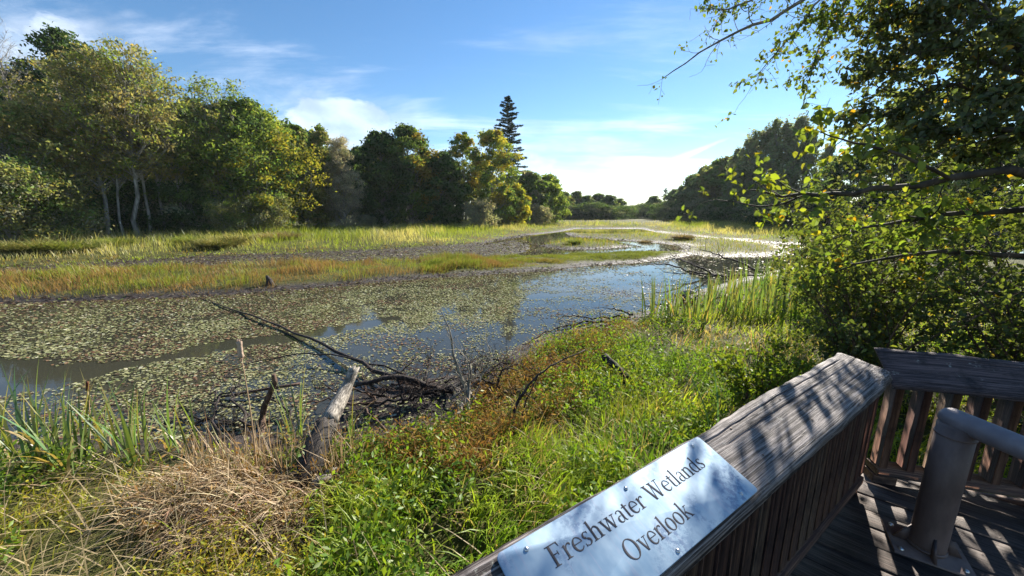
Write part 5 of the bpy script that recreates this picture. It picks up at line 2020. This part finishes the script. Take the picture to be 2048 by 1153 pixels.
branch_thing('fallen_pole', 'long thin fallen pole reaching over the pond from the brush pile', [g(905, 782, 0.12), g(760, 752, 0.13), g(640, 685, 0.08), g(500, 630, 0.05), g(400, 597, 0.03)], 0.042, 0.012, M_twig_dark, 21, 20, 0.002, (5, 0.35))
branch_thing('fallen_branch', 'thin bent branch arching low over the water left of the brush pile', [g(880, 790, 0.1), g(800, 745, 0.16), g(700, 714, 0.16), g(600, 705, 0.14), g(500, 728, 0.10), g(445, 748, 0.04)], 0.020, 0.006, M_twig_dark, 22, 20, 0.003, (4, 0.2))
branch_thing('curved_snag', 'upright curved brown snag standing in the shallows', [g(525, 880, 0.05) + (0, 0, -0.1), at(522, 850, 4.25), at(527, 815, 4.25), at(543, 785, 4.22), at(550, 764, 4.2), at(547, 750, 4.2)], 0.046, 0.024, M_twig_brown, 23, 16, 0.004, (0, 0), 'snag', None, 12, 0.16)
branch_thing('submerged_stick', 'straight brown stick lying across the shallows left of the snag', [g(434, 795, 0.03), g(520, 781, 0.10), g(600, 768, 0.12)], 0.016, 0.022, M_twig_brown, 24, 8, 0.004, (2, 0.12))
for q, (pts, lab) in enumerate((
        ([(430, 880), (425, 830), (450, 800), (490, 790)], 'dark twisted branch at the left of the submerged tangle'),
        ([(500, 870), (480, 830), (440, 815), (420, 790)], 'dark crooked branch in the middle of the submerged tangle'),
        ([(520, 860), (490, 850), (470, 800), (455, 770)], 'dark crooked branch rising beside the snag'),
        ([(380, 850), (430, 845), (500, 850), (560, 842)], 'low dark branch lying along the mud edge'),
        ([(560, 850), (590, 830), (540, 815), (500, 812)], 'dark branch curling behind the snag'),
        ([(330, 850), (370, 830), (420, 842), (470, 850)], 'dark branch at the left end of the mud edge'))):
    pp = [g(u, v, 0.04) for u, v in pts]
    for i_, p_ in enumerate(pp):
        p_[2] = (0.0, 0.10, 0.16, 0.20)[i_] if q not in (3, 5) else 0.05
    branch_thing('submerged_branch', lab, pp, 0.018, 0.007, M_twig_dark, 30 + q, 14, 0.03, (12, 0.30), 'branch', 'submerged tangle', 7, 0.2, 2, 0.3)

r = np.random.default_rng(44)
for q in range(30):
    u = 715 + 335 * r.random()
    v = 770 + 80 * r.random() - (u - 720) * 0.12
    p0 = g(u, v, 0.10)
    p0[2] = max(0.02, float(gz(p0[0], p0[1]))) + 0.03 + 0.08 * r.random()
    a = r.random() * 6.28
    l_ = 0.45 + 0.6 * r.random()
    p1 = p0 + np.array((math.cos(a) * l_, math.sin(a) * l_ * 0.5, 0.05 + 0.26 * r.random()))
    spots = ('nearest the leaning log', 'under the long pole', 'in the middle of the heap', 'at the water edge', 'below the grey dead shrub', 'on the right of the heap')
    branch_thing('brush_branch', 'dark dead branch tangled in the brush heap between log and grey shrub', [p0, (p0 + p1) / 2 + r.normal(size=3) * 0.06, p1], 0.017, 0.007, M_twig_dark if q % 4 else M_twig_brown, 50 + q, 12, 0.025, (16, 0.30), 'branch', 'branches of the dark brush heap', 6, 0.2, 2, 0.25)
branch_thing('brush_limb', 'thick black limb lying in the brush heap right of the bleached log', [g(712, 770, 0.42), at(800, 752, 4.7), at(880, 780, 4.8)], 0.030, 0.045, M_twig_dark, 70, 14, 0.006, (9, 0.4))

gp = g(930, 850, 0.25)
gp[2] = float(gz(gp[0], gp[1])) - 0.05
branch_thing('dead_shrub', 'grey upright dead shrub with forked lichen covered branches', [gp, at(938, 790, 4.3), at(940, 730, 4.45)], 0.030, 0.016, M_twig_grey, 71, 10, 0.01, (22, 0.55), 'shrub', None, 8, 0.2, 3, 0.4)
branch_thing('dead_limb', 'grey dead limb rising highest from the brush heap', [at(950, 800, 4.35), at(925, 770, 4.4), at(905, 700, 4.5), at(900, 660, 4.6), at(880, 618, 4.65)], 0.026, 0.005, M_twig_grey, 72, 14, 0.006, (10, 0.35), 'branch', None, 7, 0.2, 2, 0.3)
branch_thing('dead_limb', 'grey dead limb leaning right out of the brush heap', [at(900, 800, 4.5), at(960, 760, 4.6), at(985, 710, 4.7), at(970, 680, 4.8)], 0.018, 0.005, M_twig_grey, 73, 12, 0.01, (12, 0.35), 'branch', None, 7, 0.2, 2, 0.3)
fp = g(1024, 868, 0.3)
fp[2] = float(gz(fp[0], fp[1])) - 0.05
branch_thing('forked_branch', 'dark forked branch standing up out of the brown weeds', [fp, at(1026, 820, 3.9), at(1048, 782, 4.0), at(1075, 750, 4.1), at(1110, 726, 4.3), at(1170, 700, 4.6)], 0.022, 0.006, M_twig_dark, 74, 16, 0.006, (7, 0.28), 'branch', None, 8, 0.2, 2, 0.2)
branch_thing('forked_branch', 'thin dark shoot beside the dark forked branch', [fp + (0.06, 0, 0), at(1050, 800, 3.95), at(1075, 760, 4.0), at(1078, 735, 4.1)], 0.010, 0.004, M_twig_dark, 75, 10, 0.01, (4, 0.2))
bl0, bl1 = g(900, 838, 0.22), g(940, 782, 0.22)
bl0[2] = float(gz(bl0[0], bl0[1])) + 0.04
bl1[2] = float(gz(bl1[0], bl1[1])) + 0.12
branch_thing('short_log', 'short pale log lying behind the grey dead shrub', [bl0, (bl0 + bl1) / 2, bl1], 0.045, 0.030, M_log, 76, 8, 0.01, (0, 0), 'log', None, 10, 0.2)
s0, s1 = g(728, 818, 0.2), g(832, 912, 0.3)
s0[2] = float(gz(s0[0], s0[1])) + 0.16
s1[2] = float(gz(s1[0], s1[1])) + 0.06
branch_thing('fallen_stick', 'crooked grey brown stick leaning down the bank right of the log', [s0, (s0 * 2 + s1) / 3 + (0, 0, 0.02), s1], 0.012, 0.017, M_twig_brown, 77, 12, 0.01, (3, 0.2))
c0, c1_ = g(1208, 725, 0.35), g(1252, 750, 0.35)
c0[2] = float(gz(c0[0], c0[1])) + 0.22
c1_[2] = float(gz(c1_[0], c1_[1])) + 0.10
branch_thing('charred_stub', 'short black charred log stub in the green grass', [c0, (c0 + c1_) / 2, c1_ + (0.1, -0.1, -0.1)], 0.055, 0.05, M_twig_dark, 78, 8, 0.01, (0, 0), 'log', None, 10, 0.3)
for q, (pts, lab) in enumerate((
        ([(1260, 640), (1190, 640), (1130, 632)], 'dark branch lying on the water, topmost of the shore twigs'),
        ([(1240, 655), (1160, 650), (1090, 668), (1045, 685)], 'long dark branch bending down to the water by the shore'),
        ([(1230, 660), (1170, 672), (1100, 690)], 'dark branch low at the shore below the others'),
        ([(1250, 648), (1200, 655), (1150, 660), (1110, 655)], 'dark branch in the middle of the shore twigs'),
        ([(1265, 634), (1235, 622), (1205, 615)], 'short dark stick jutting from the shore to the right of the twigs'))):
    pp = [g(u, v, 0.12) for u, v in pts]
    for i_, p_ in enumerate(pp):
        p_[2] = max(float(gz(p_[0], p_[1])), 0.0) + (0.10, 0.16, 0.12, 0.04)[i_]
    branch_thing('shore_branch', lab, pp, 0.030, 0.008, M_twig_dark, 80 + q, 14, 0.012, (12 if q < 4 else 2, 0.5), 'branch', 'dead branches on the shore', 7, 0.2, 2, 0.2)
for q, (pts, lab) in enumerate((
        ([(1540, 556), (1480, 556), (1400, 550), (1330, 545)], 'dead limb lying flat on the bright water at the right'),
        ([(1440, 552), (1380, 545), (1330, 528), (1290, 530)], 'dead limb curving up at its tip on the bright water'),
        ([(1430, 550), (1390, 530), (1340, 515)], 'thin dead limb angling up from the bright water'),
        ([(1530, 552), (1490, 530), (1440, 510), (1400, 500)], 'leaning dead limb in front of the strip of sedge'))):
    pp = [g(u, 553 if i_ == 0 else v, 0.0) if i_ == 0 else at(u, v, g(pts[0][0], 555, 0)[1] - 0.15 * i_) for i_, (u, v) in enumerate(pts)]
    pp[0][2] = 0.06
    for p_ in pp:
        p_[2] = max(p_[2], 0.06)
    branch_thing('drowned_limb', lab, pp, 0.05, 0.012, M_twig_dark, 90 + q, 14, 0.008, (16, 0.9), 'branch', 'drowned limbs by the right shore', 7, 0.2, 2, 0.25)
r = np.random.default_rng(98)
for q in range(7):
    p0 = g(1345 + 9 * q, 618 - 2 * q, 0.1)
    p1 = p0 + np.array((0.9 * r.normal(), 0.5 * r.normal(), 0.25))
    branch_thing('brush_branch', 'black dead branch piled at the reed edge on the right shore', [p0, (p0 + p1) / 2 + (0, 0, 0.1), p1], 0.03, 0.012, M_twig_dark, 100 + q, 10, 0.03, (8, 0.5), 'branch', 'black branches by the reeds')

# small stump on the spit and stone by the reeds
sp0 = g(540, 574, 0.05)
m_ = MB()
m_.tube([(0, 0, -0.1), (0.02, 0, 0.1), (-0.03, 0.02, 0.25), (-0.08, 0.02, 0.40)], [0.16, 0.13, 0.09, 0.03], 9, jit=0.4)
ob = m_.build('stump', M_twig_dark)
ob.location = sp0
tag(ob, 'small dark stump at the front edge of the long spit', 'stump')
m_ = MB()
s_ = np.linspace(-1, 1, 8)
m_.tube(np.stack((s_ * 0.26, s_ * 0, s_ * 0), -1), 0.12 * np.sqrt(np.clip(1.02 - s_ ** 2, 0.02, 1)), 10, jit=0.2)
k = NT('pale_stone')
n_ = k.noise(k.obj, 9, 5, 0.6)
M_stone = k.principled(k.mix(n_, (0.22, 0.20, 0.18), (0.42, 0.39, 0.36)), 0.8, 0, k.bump(n_, 0.6, 0.03))
ob = m_.build('stone', M_stone, None, True)
q = g(1376, 587, 0.05)
ob.location = (q[0], q[1], max(0.02, float(gz(q[0], q[1])) + 0.04))
tag(ob, 'pale stone at the water edge left of the reed bed', 'stone')
# marker post in the far grass
q = tloc(236, 28.0)
m_ = MB()
m_.tube([(0, 0, -0.2), (0, 0, 1.15)], [0.022, 0.022], 8)
M_white = plain('white_paint', (0.7, 0.7, 0.68), 0.6)
M_postw = plain('weathered_marker_wood', (0.3, 0.27, 0.22), 0.8)
e = empty('marker_post', (q[0], q[1], float(gz(q[0], q[1]))))
tag(e, 'thin marker post with white top standing in the far grass', 'post')
m_.build('post', M_postw, e)
m_ = MB()
m_.tube([(0, 0, 1.151), (0, 0, 1.30)], [0.028, 0.028], 8)
m_.build('white_top', M_white, e)

# ------------------------------------------------------------------ overhanging tree on the right
r = np.random.default_rng(123)
TB = np.array((5.3, 3.3))
tree = empty('overhanging_tree', (TB[0], TB[1], float(gz(*TB))))
tag(tree, 'leafy tree leaning in from the right over the deck corner', 'tree')
T0 = np.array((TB[0], TB[1], float(gz(*TB))))
trunk_pts = np.array([T0 + (0, 0, -0.2), T0 + (-0.05, 0.0, 1.0), (5.0, 3.4, 2.6), (4.75, 3.7, 4.2), (4.5, 4.0, 5.8), (4.3, 4.2, 7.2)])
m_ = MB()
TP = crook(trunk_pts - T0, 16, 0.0, r)
m_.tube(TP, np.linspace(0.17, 0.05, 16), 10, jit=0.1, r=r)
m_.build('trunk', M_bark_dark, tree, True)
NL = dict(b=[], d=[], n=[], s=[], c=[])       # all leaves of the tree
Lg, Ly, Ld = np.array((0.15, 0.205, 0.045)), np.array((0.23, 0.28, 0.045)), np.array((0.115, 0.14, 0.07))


def leafy(P, n, L, size, col, spread=0.5):
    """leaves on short twigs along a limb"""
    i_ = r.integers(0, len(P), n)
    base = P[i_] + r.normal(size=(n, 3)) * L
    d = randdir(n, r) + np.array((0, 0, -0.55))
    d /= np.linalg.norm(d, axis=1)[:, None]
    nn = randdir(n, r, 1.1)
    NL['b'].append(base)
    NL['d'].append(d)
    NL['n'].append(nn)
    NL['s'].append(size * (0.6 + 0.7 * r.random(n)))
    NL['c'].append(jcol(col, n, 0.3, r))


def limb(pts, r0, r1, n=14, tw=10, twL=0.5, nleaf=300, size=0.07, col=Lg, mat=M_bark_dark, spread=0.12, depth=2, up=0.0):
    pts = np.asarray(pts, float)
    P = crook(pts, n, 0.006, r)
    rad = np.linspace(r0, r1, n)
    m_ = MB()
    m_.tube(P - T0, rad, 7, jit=0.1, r=r)
    lo = m_.build('limb', mat, tree, True)
    m_ = MB()
    twigs(m_, P - T0, rad, r, tw, twL, depth, 0.9, up, 0.0022)
    o = m_.build('twigs', mat, lo, True)
    o['kind'] = 'stuff'
    if nleaf:
        TV = np.concatenate(m_.V) + T0
        sel = TV[r.integers(0, len(TV), nleaf * 3)]
        wgt = r.random(len(sel)) < 0.34
        leafy(sel[wgt], int(wgt.sum()), 0.025, size, col)
    return P


A3 = lambda u, v, D: at(u, v, D)
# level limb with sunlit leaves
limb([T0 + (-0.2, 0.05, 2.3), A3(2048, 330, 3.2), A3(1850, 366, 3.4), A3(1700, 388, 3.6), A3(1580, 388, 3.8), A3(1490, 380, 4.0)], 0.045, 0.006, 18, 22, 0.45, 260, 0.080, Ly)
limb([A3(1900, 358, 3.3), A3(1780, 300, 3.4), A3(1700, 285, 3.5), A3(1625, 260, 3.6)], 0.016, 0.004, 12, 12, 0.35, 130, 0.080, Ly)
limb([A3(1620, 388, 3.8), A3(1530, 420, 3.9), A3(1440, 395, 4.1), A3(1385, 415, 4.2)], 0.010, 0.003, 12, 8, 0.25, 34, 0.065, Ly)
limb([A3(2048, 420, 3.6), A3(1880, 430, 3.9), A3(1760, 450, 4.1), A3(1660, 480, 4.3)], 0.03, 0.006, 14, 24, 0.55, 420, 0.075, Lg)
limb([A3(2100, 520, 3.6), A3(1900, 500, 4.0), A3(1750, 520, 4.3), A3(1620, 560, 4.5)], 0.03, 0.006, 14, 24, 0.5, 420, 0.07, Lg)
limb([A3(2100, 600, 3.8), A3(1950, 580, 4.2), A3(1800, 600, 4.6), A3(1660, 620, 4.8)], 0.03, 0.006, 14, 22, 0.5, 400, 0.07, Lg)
# steep dark limbs filling the upper right
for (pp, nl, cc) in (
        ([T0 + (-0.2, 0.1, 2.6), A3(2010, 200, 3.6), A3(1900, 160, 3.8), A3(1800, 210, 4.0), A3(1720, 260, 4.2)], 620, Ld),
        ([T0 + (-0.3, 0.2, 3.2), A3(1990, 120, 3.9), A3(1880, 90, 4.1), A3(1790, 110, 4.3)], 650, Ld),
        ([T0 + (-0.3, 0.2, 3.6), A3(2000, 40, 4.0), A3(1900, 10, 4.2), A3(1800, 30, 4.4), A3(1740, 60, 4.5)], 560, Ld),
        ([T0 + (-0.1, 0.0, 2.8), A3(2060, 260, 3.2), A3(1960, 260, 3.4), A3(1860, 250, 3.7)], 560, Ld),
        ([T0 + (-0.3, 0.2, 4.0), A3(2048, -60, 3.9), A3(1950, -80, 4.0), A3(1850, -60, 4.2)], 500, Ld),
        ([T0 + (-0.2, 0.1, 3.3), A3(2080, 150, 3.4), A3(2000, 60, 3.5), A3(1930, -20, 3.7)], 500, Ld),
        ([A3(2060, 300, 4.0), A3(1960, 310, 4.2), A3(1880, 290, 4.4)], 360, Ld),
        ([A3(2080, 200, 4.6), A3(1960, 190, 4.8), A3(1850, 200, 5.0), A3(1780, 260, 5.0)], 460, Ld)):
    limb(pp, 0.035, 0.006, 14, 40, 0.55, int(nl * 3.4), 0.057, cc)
# high limb reaching left across the top of the view, lichen grey twigs
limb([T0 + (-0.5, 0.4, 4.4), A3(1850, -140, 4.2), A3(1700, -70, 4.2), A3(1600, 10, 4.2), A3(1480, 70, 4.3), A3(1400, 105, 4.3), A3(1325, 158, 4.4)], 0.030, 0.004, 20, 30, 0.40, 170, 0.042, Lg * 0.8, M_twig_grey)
limb([A3(1720, -70, 4.2), A3(1640, 0, 4.1), A3(1580, 80, 4.1), A3(1500, 160, 4.1)], 0.014, 0.003, 14, 26, 0.35, 380, 0.044, Lg * 0.8, M_twig_grey)
limb([A3(1740, -80, 4.2), A3(1690, 10, 4.2), A3(1640, 90, 4.2), A3(1615, 165, 4.2)], 0.012, 0.003, 14, 26, 0.30, 420, 0.046, Lg * 0.8, M_twig_grey)
limb([A3(1620, -80, 4.3), A3(1530, -10, 4.3), A3(1450, 25, 4.4), A3(1410, 10, 4.5)], 0.014, 0.003, 14, 26, 0.35, 260, 0.042, Lg * 0.8, M_twig_grey)
limb([A3(1800, -100, 4.2), A3(1760, 0, 4.2), A3(1700, 40, 4.2), A3(1660, 60, 4.3)], 0.012, 0.003, 14, 26, 0.35, 480, 0.046, Lg * 0.8, M_twig_grey)

b = np.concatenate(NL['b'])
d = np.concatenate(NL['d'])
nn = np.concatenate(NL['n'])
s = np.concatenate(NL['s'])
c = np.concatenate(NL['c'])
au = rng.random(len(b)) < 0.02
c[au] = np.array((0.45, 0.26, 0.02))
app = s / np.linalg.norm(b - np.array((0, 0, EYE)), axis=1)
inview = (b[:, 0] / np.maximum(0.1, b[:, 1]) < 1.32) & (b[:, 1] > 0.5)
order = np.argsort(-app * inview)
top300, rest = order[:300], order[300:]
m_ = MB()
bigleaves(m_, b[rest] - T0, d[rest], nn[rest], s[rest], c[rest])
o = m_.build('foliage', M_near, tree)
o['kind'] = 'stuff'
lv = []
for q in range(8):
    m_ = MB()
    bigleaves(m_, np.zeros((1, 3)), np.array([[1.0, 0, 0]]), np.array([[0, 0, 1.0]]), np.ones(1), jcol((Ly, Lg, Lg, Ly * 1.1, Ld * 1.5, Ly, Lg, (0.42, 0.33, 0.03))[q], 1, 0.1), 0.30 + 0.04 * (q % 3), 0.10 + 0.03 * (q % 2), 0.1 + 0.05 * (q % 4))
    lv.append(m_.mesh('leaf', M_near))
for q in top300:
    X_ = d[q]
    Y_ = np.cross(nn[q], X_)
    Y_ /= np.linalg.norm(Y_)
    Z_ = np.cross(X_, Y_)
    Mx = Matrix(((X_[0], Y_[0], Z_[0], b[q][0] - T0[0]), (X_[1], Y_[1], Z_[1], b[q][1] - T0[1]), (X_[2], Y_[2], Z_[2], b[q][2] - T0[2]), (0, 0, 0, 1)))
    ob = bpy.data.objects.new('leaf', lv[random.choice((0, 0, 1, 2, 3, 5, 6, 4, 1, 0, 3, 2, 7) if random.random() < 0.35 else (0, 1, 2, 3, 4, 5, 6))])
    C.objects.link(ob)
    ob.parent = tree
    ob.matrix_local = Mx @ Matrix.Scale(float(s[q]), 4)

# shrubs behind the rail corner
def near_shrub(name, label, loc, H, rad, seed, nst, nleaf, size, cols, wts, mat=M_near):
    r = np.random.default_rng(seed)
    z = float(gz(*loc))
    e = empty(name, (loc[0], loc[1], z))
    tag(e, label, 'shrub', 'shrubs behind the deck corner')
    m_ = MB()
    for q in range(nst):
        a = r.random() * 6.28
        top = np.array((math.cos(a) * rad * r.random() ** 0.5, math.sin(a) * rad * r.random() ** 0.5, H * (0.55 + 0.45 * r.random())))
        P = crook([(0.1 * math.cos(a), 0.1 * math.sin(a), -0.05), top * (0.35, 0.35, 0.6), top], 8, 0.012, r)
        m_.tube(P, np.linspace(0.014, 0.004, 8), 5)
        twigs(m_, P, np.linspace(0.014, 0.004, 8), r, 9, H * 0.28, 2, 0.9, 0.1, 0.002)
    m_.build('stems', M_twig_brown, e, True)
    TV = np.concatenate(m_.V)
    sel = TV[r.integers(0, len(TV), nleaf)] + r.normal(size=(nleaf, 3)) * 0.03
    sel[:, 2] = np.maximum(sel[:, 2], 0.03)
    d = randdir(nleaf, r) + np.array((0, 0, -0.35))
    d /= np.linalg.norm(d, axis=1)[:, None]
    l_ = MB()
    bigleaves(l_, sel, d, randdir(nleaf, r, 1.2), size * (0.6 + 0.7 * r.random(nleaf)), mixcol(cols, wts, nleaf, 0.3, r))
    l_.build('foliage', mat, e)
    return e


sc = ((0.11, 0.15, 0.045), (0.18, 0.22, 0.05), (0.085, 0.11, 0.05), (0.34, 0.26, 0.05))
near_shrub('bank_shrub', 'leafy green shrub at the left edge of the right hand thicket', (5.0, 5.1), 2.0, 0.75, 201, 16, 3744, 0.062, sc, (3, 3, 2, 0.2))
near_shrub('bank_shrub', 'dense dark shrub right behind the deck corner rail', (4.3, 4.3), 1.9, 1.0, 202, 16, 3744, 0.055, sc, (3, 2, 3, 0.15))
near_shrub('bank_shrub', 'dense shrub behind the dark rail at the right edge', (5.2, 3.4), 2.0, 1.1, 203, 16, 3744, 0.055, sc, (3, 1, 3, 0.1))
near_shrub('bank_shrub', 'taller shrub standing behind the overhanging limb', (5.6, 5.6), 3.0, 1.3, 204, 18, 4464, 0.062, sc, (3, 2, 3, 0.2))
near_shrub('bank_shrub', 'leafy shrub behind the reed bed and below the poplars', (6.9, 8.0), 2.6, 1.2, 205, 18, 4032, 0.075, sc, (3, 3, 2, 0.3))
near_shrub('bank_shrub', 'pale green weedy shrub at the far end of the sign rail', (2.9, 4.1), 0.8, 0.65, 206, 16, 2600, 0.05, ((0.13, 0.20, 0.025), (0.19, 0.24, 0.03)), (1, 1))
near_shrub('bank_shrub', 'low leafy shrub touching the dark rail at the right picture edge', (6.1, 4.1), 2.5, 1.0, 208, 16, 4200, 0.06, sc, (3, 2, 3, 0.1))
near_shrub('bank_shrub', 'shrub filling the thicket at the far right', (7.4, 5.0), 3.2, 1.5, 207, 16, 3744, 0.07, sc, (3, 1, 3, 0.2))

# ------------------------------------------------------------------ tussocks on the far bank
def tussock_mesh(seed, cols, wts):
    r_ = np.random.default_rng(seed)
    m_ = MB()
    n = 900
    a = r_.random(n) * 6.28
    d = 0.42 * np.sqrt(r_.random(n))
    blades(m_, np.stack((np.cos(a) * d, np.sin(a) * d, np.zeros(n) - 0.03), -1), a + r_.normal(size=n) * 0.6, 0.45 + 0.55 * r_.random(n), np.full(n, 0.03), 0.1 + 0.5 * d / 0.42 + 0.2 * r_.random(n), 0.5 + 1.3 * r_.random(n), 3, mixcol(cols, wts, n, 0.3, r_))
    return m_.mesh('grass_tussock', M_weed)


tus = [tussock_mesh(1, ((0.20, 0.19, 0.06), (0.30, 0.27, 0.10), (0.15, 0.18, 0.05)), (1, 1, 1)), tussock_mesh(2, ((0.38, 0.32, 0.17), (0.28, 0.20, 0.10)), (1, 1)), tussock_mesh(3, ((0.20, 0.26, 0.05), (0.28, 0.31, 0.07)), (1, 1))]
for (u, v, kd, sc_, lab) in ((30, 512, 0, 1.5, 'dark sedge tussock at the left edge of the far bank'), (85, 512, 0, 1.6, 'big dark sedge tussock on the far bank, second from the left'), (140, 510, 2, 1.5, 'green tussock right of the dark tussocks on the far bank'),
        (230, 500, 2, 1.2, 'small green tussock on the far bank below the pale trunks'), (385, 494, 2, 1.3, 'green tussock at the middle of the far bank'), (440, 497, 0, 1.6, 'dark rounded tussock at the middle of the far bank'),
        (470, 492, 0, 1.4, 'dark tussock beside the rounded one on the far bank'), (545, 486, 1, 1.5, 'brown collapsed tussock on the far bank below the yellow sided tree'), (575, 484, 1, 1.3, 'brown tussock right of the collapsed one'),
        (1150, 487, 2, 0.8, 'dark tussock on top of the small islet'), (1290, 480, 1, 0.7, 'dark little tussock on the edge of the winding strip'), (1365, 478, 1, 1.3, 'broad tan tussock on the winding strip')):
    p_ = g(u, v, 0.25)
    ob = bpy.data.objects.new('grass_tussock', tus[kd])
    C.objects.link(ob)
    ob.location = (p_[0], p_[1], float(gz(p_[0], p_[1])))
    ob.rotation_euler = (0, 0, u * 0.7)
    ob.scale = (sc_ * 1.2, sc_ * 1.2, sc_ * 0.75)
    tag(ob, lab, 'tussock', 'tussocks on the banks')

# ------------------------------------------------------------------ thin summer haze
m_ = MB()
m_.box((0, 1200, 15.5), (4500, 3000, 33.0))
kz = NT('thin_haze')
pv = kz.n('ShaderNodeVolumePrincipled')
pv.inputs['Color'].default_value = (0.86, 0.93, 1.0, 1)
pv.inputs['Density'].default_value = HAZE
pv.inputs['Anisotropy'].default_value = 0.25
kz.t.links.new(pv.outputs[0], kz.out.inputs[1])
hz_ = m_.build('haze', kz.m)
tag(hz_, 'thin pale haze in the air over the wetland', 'haze', kind='stuff')
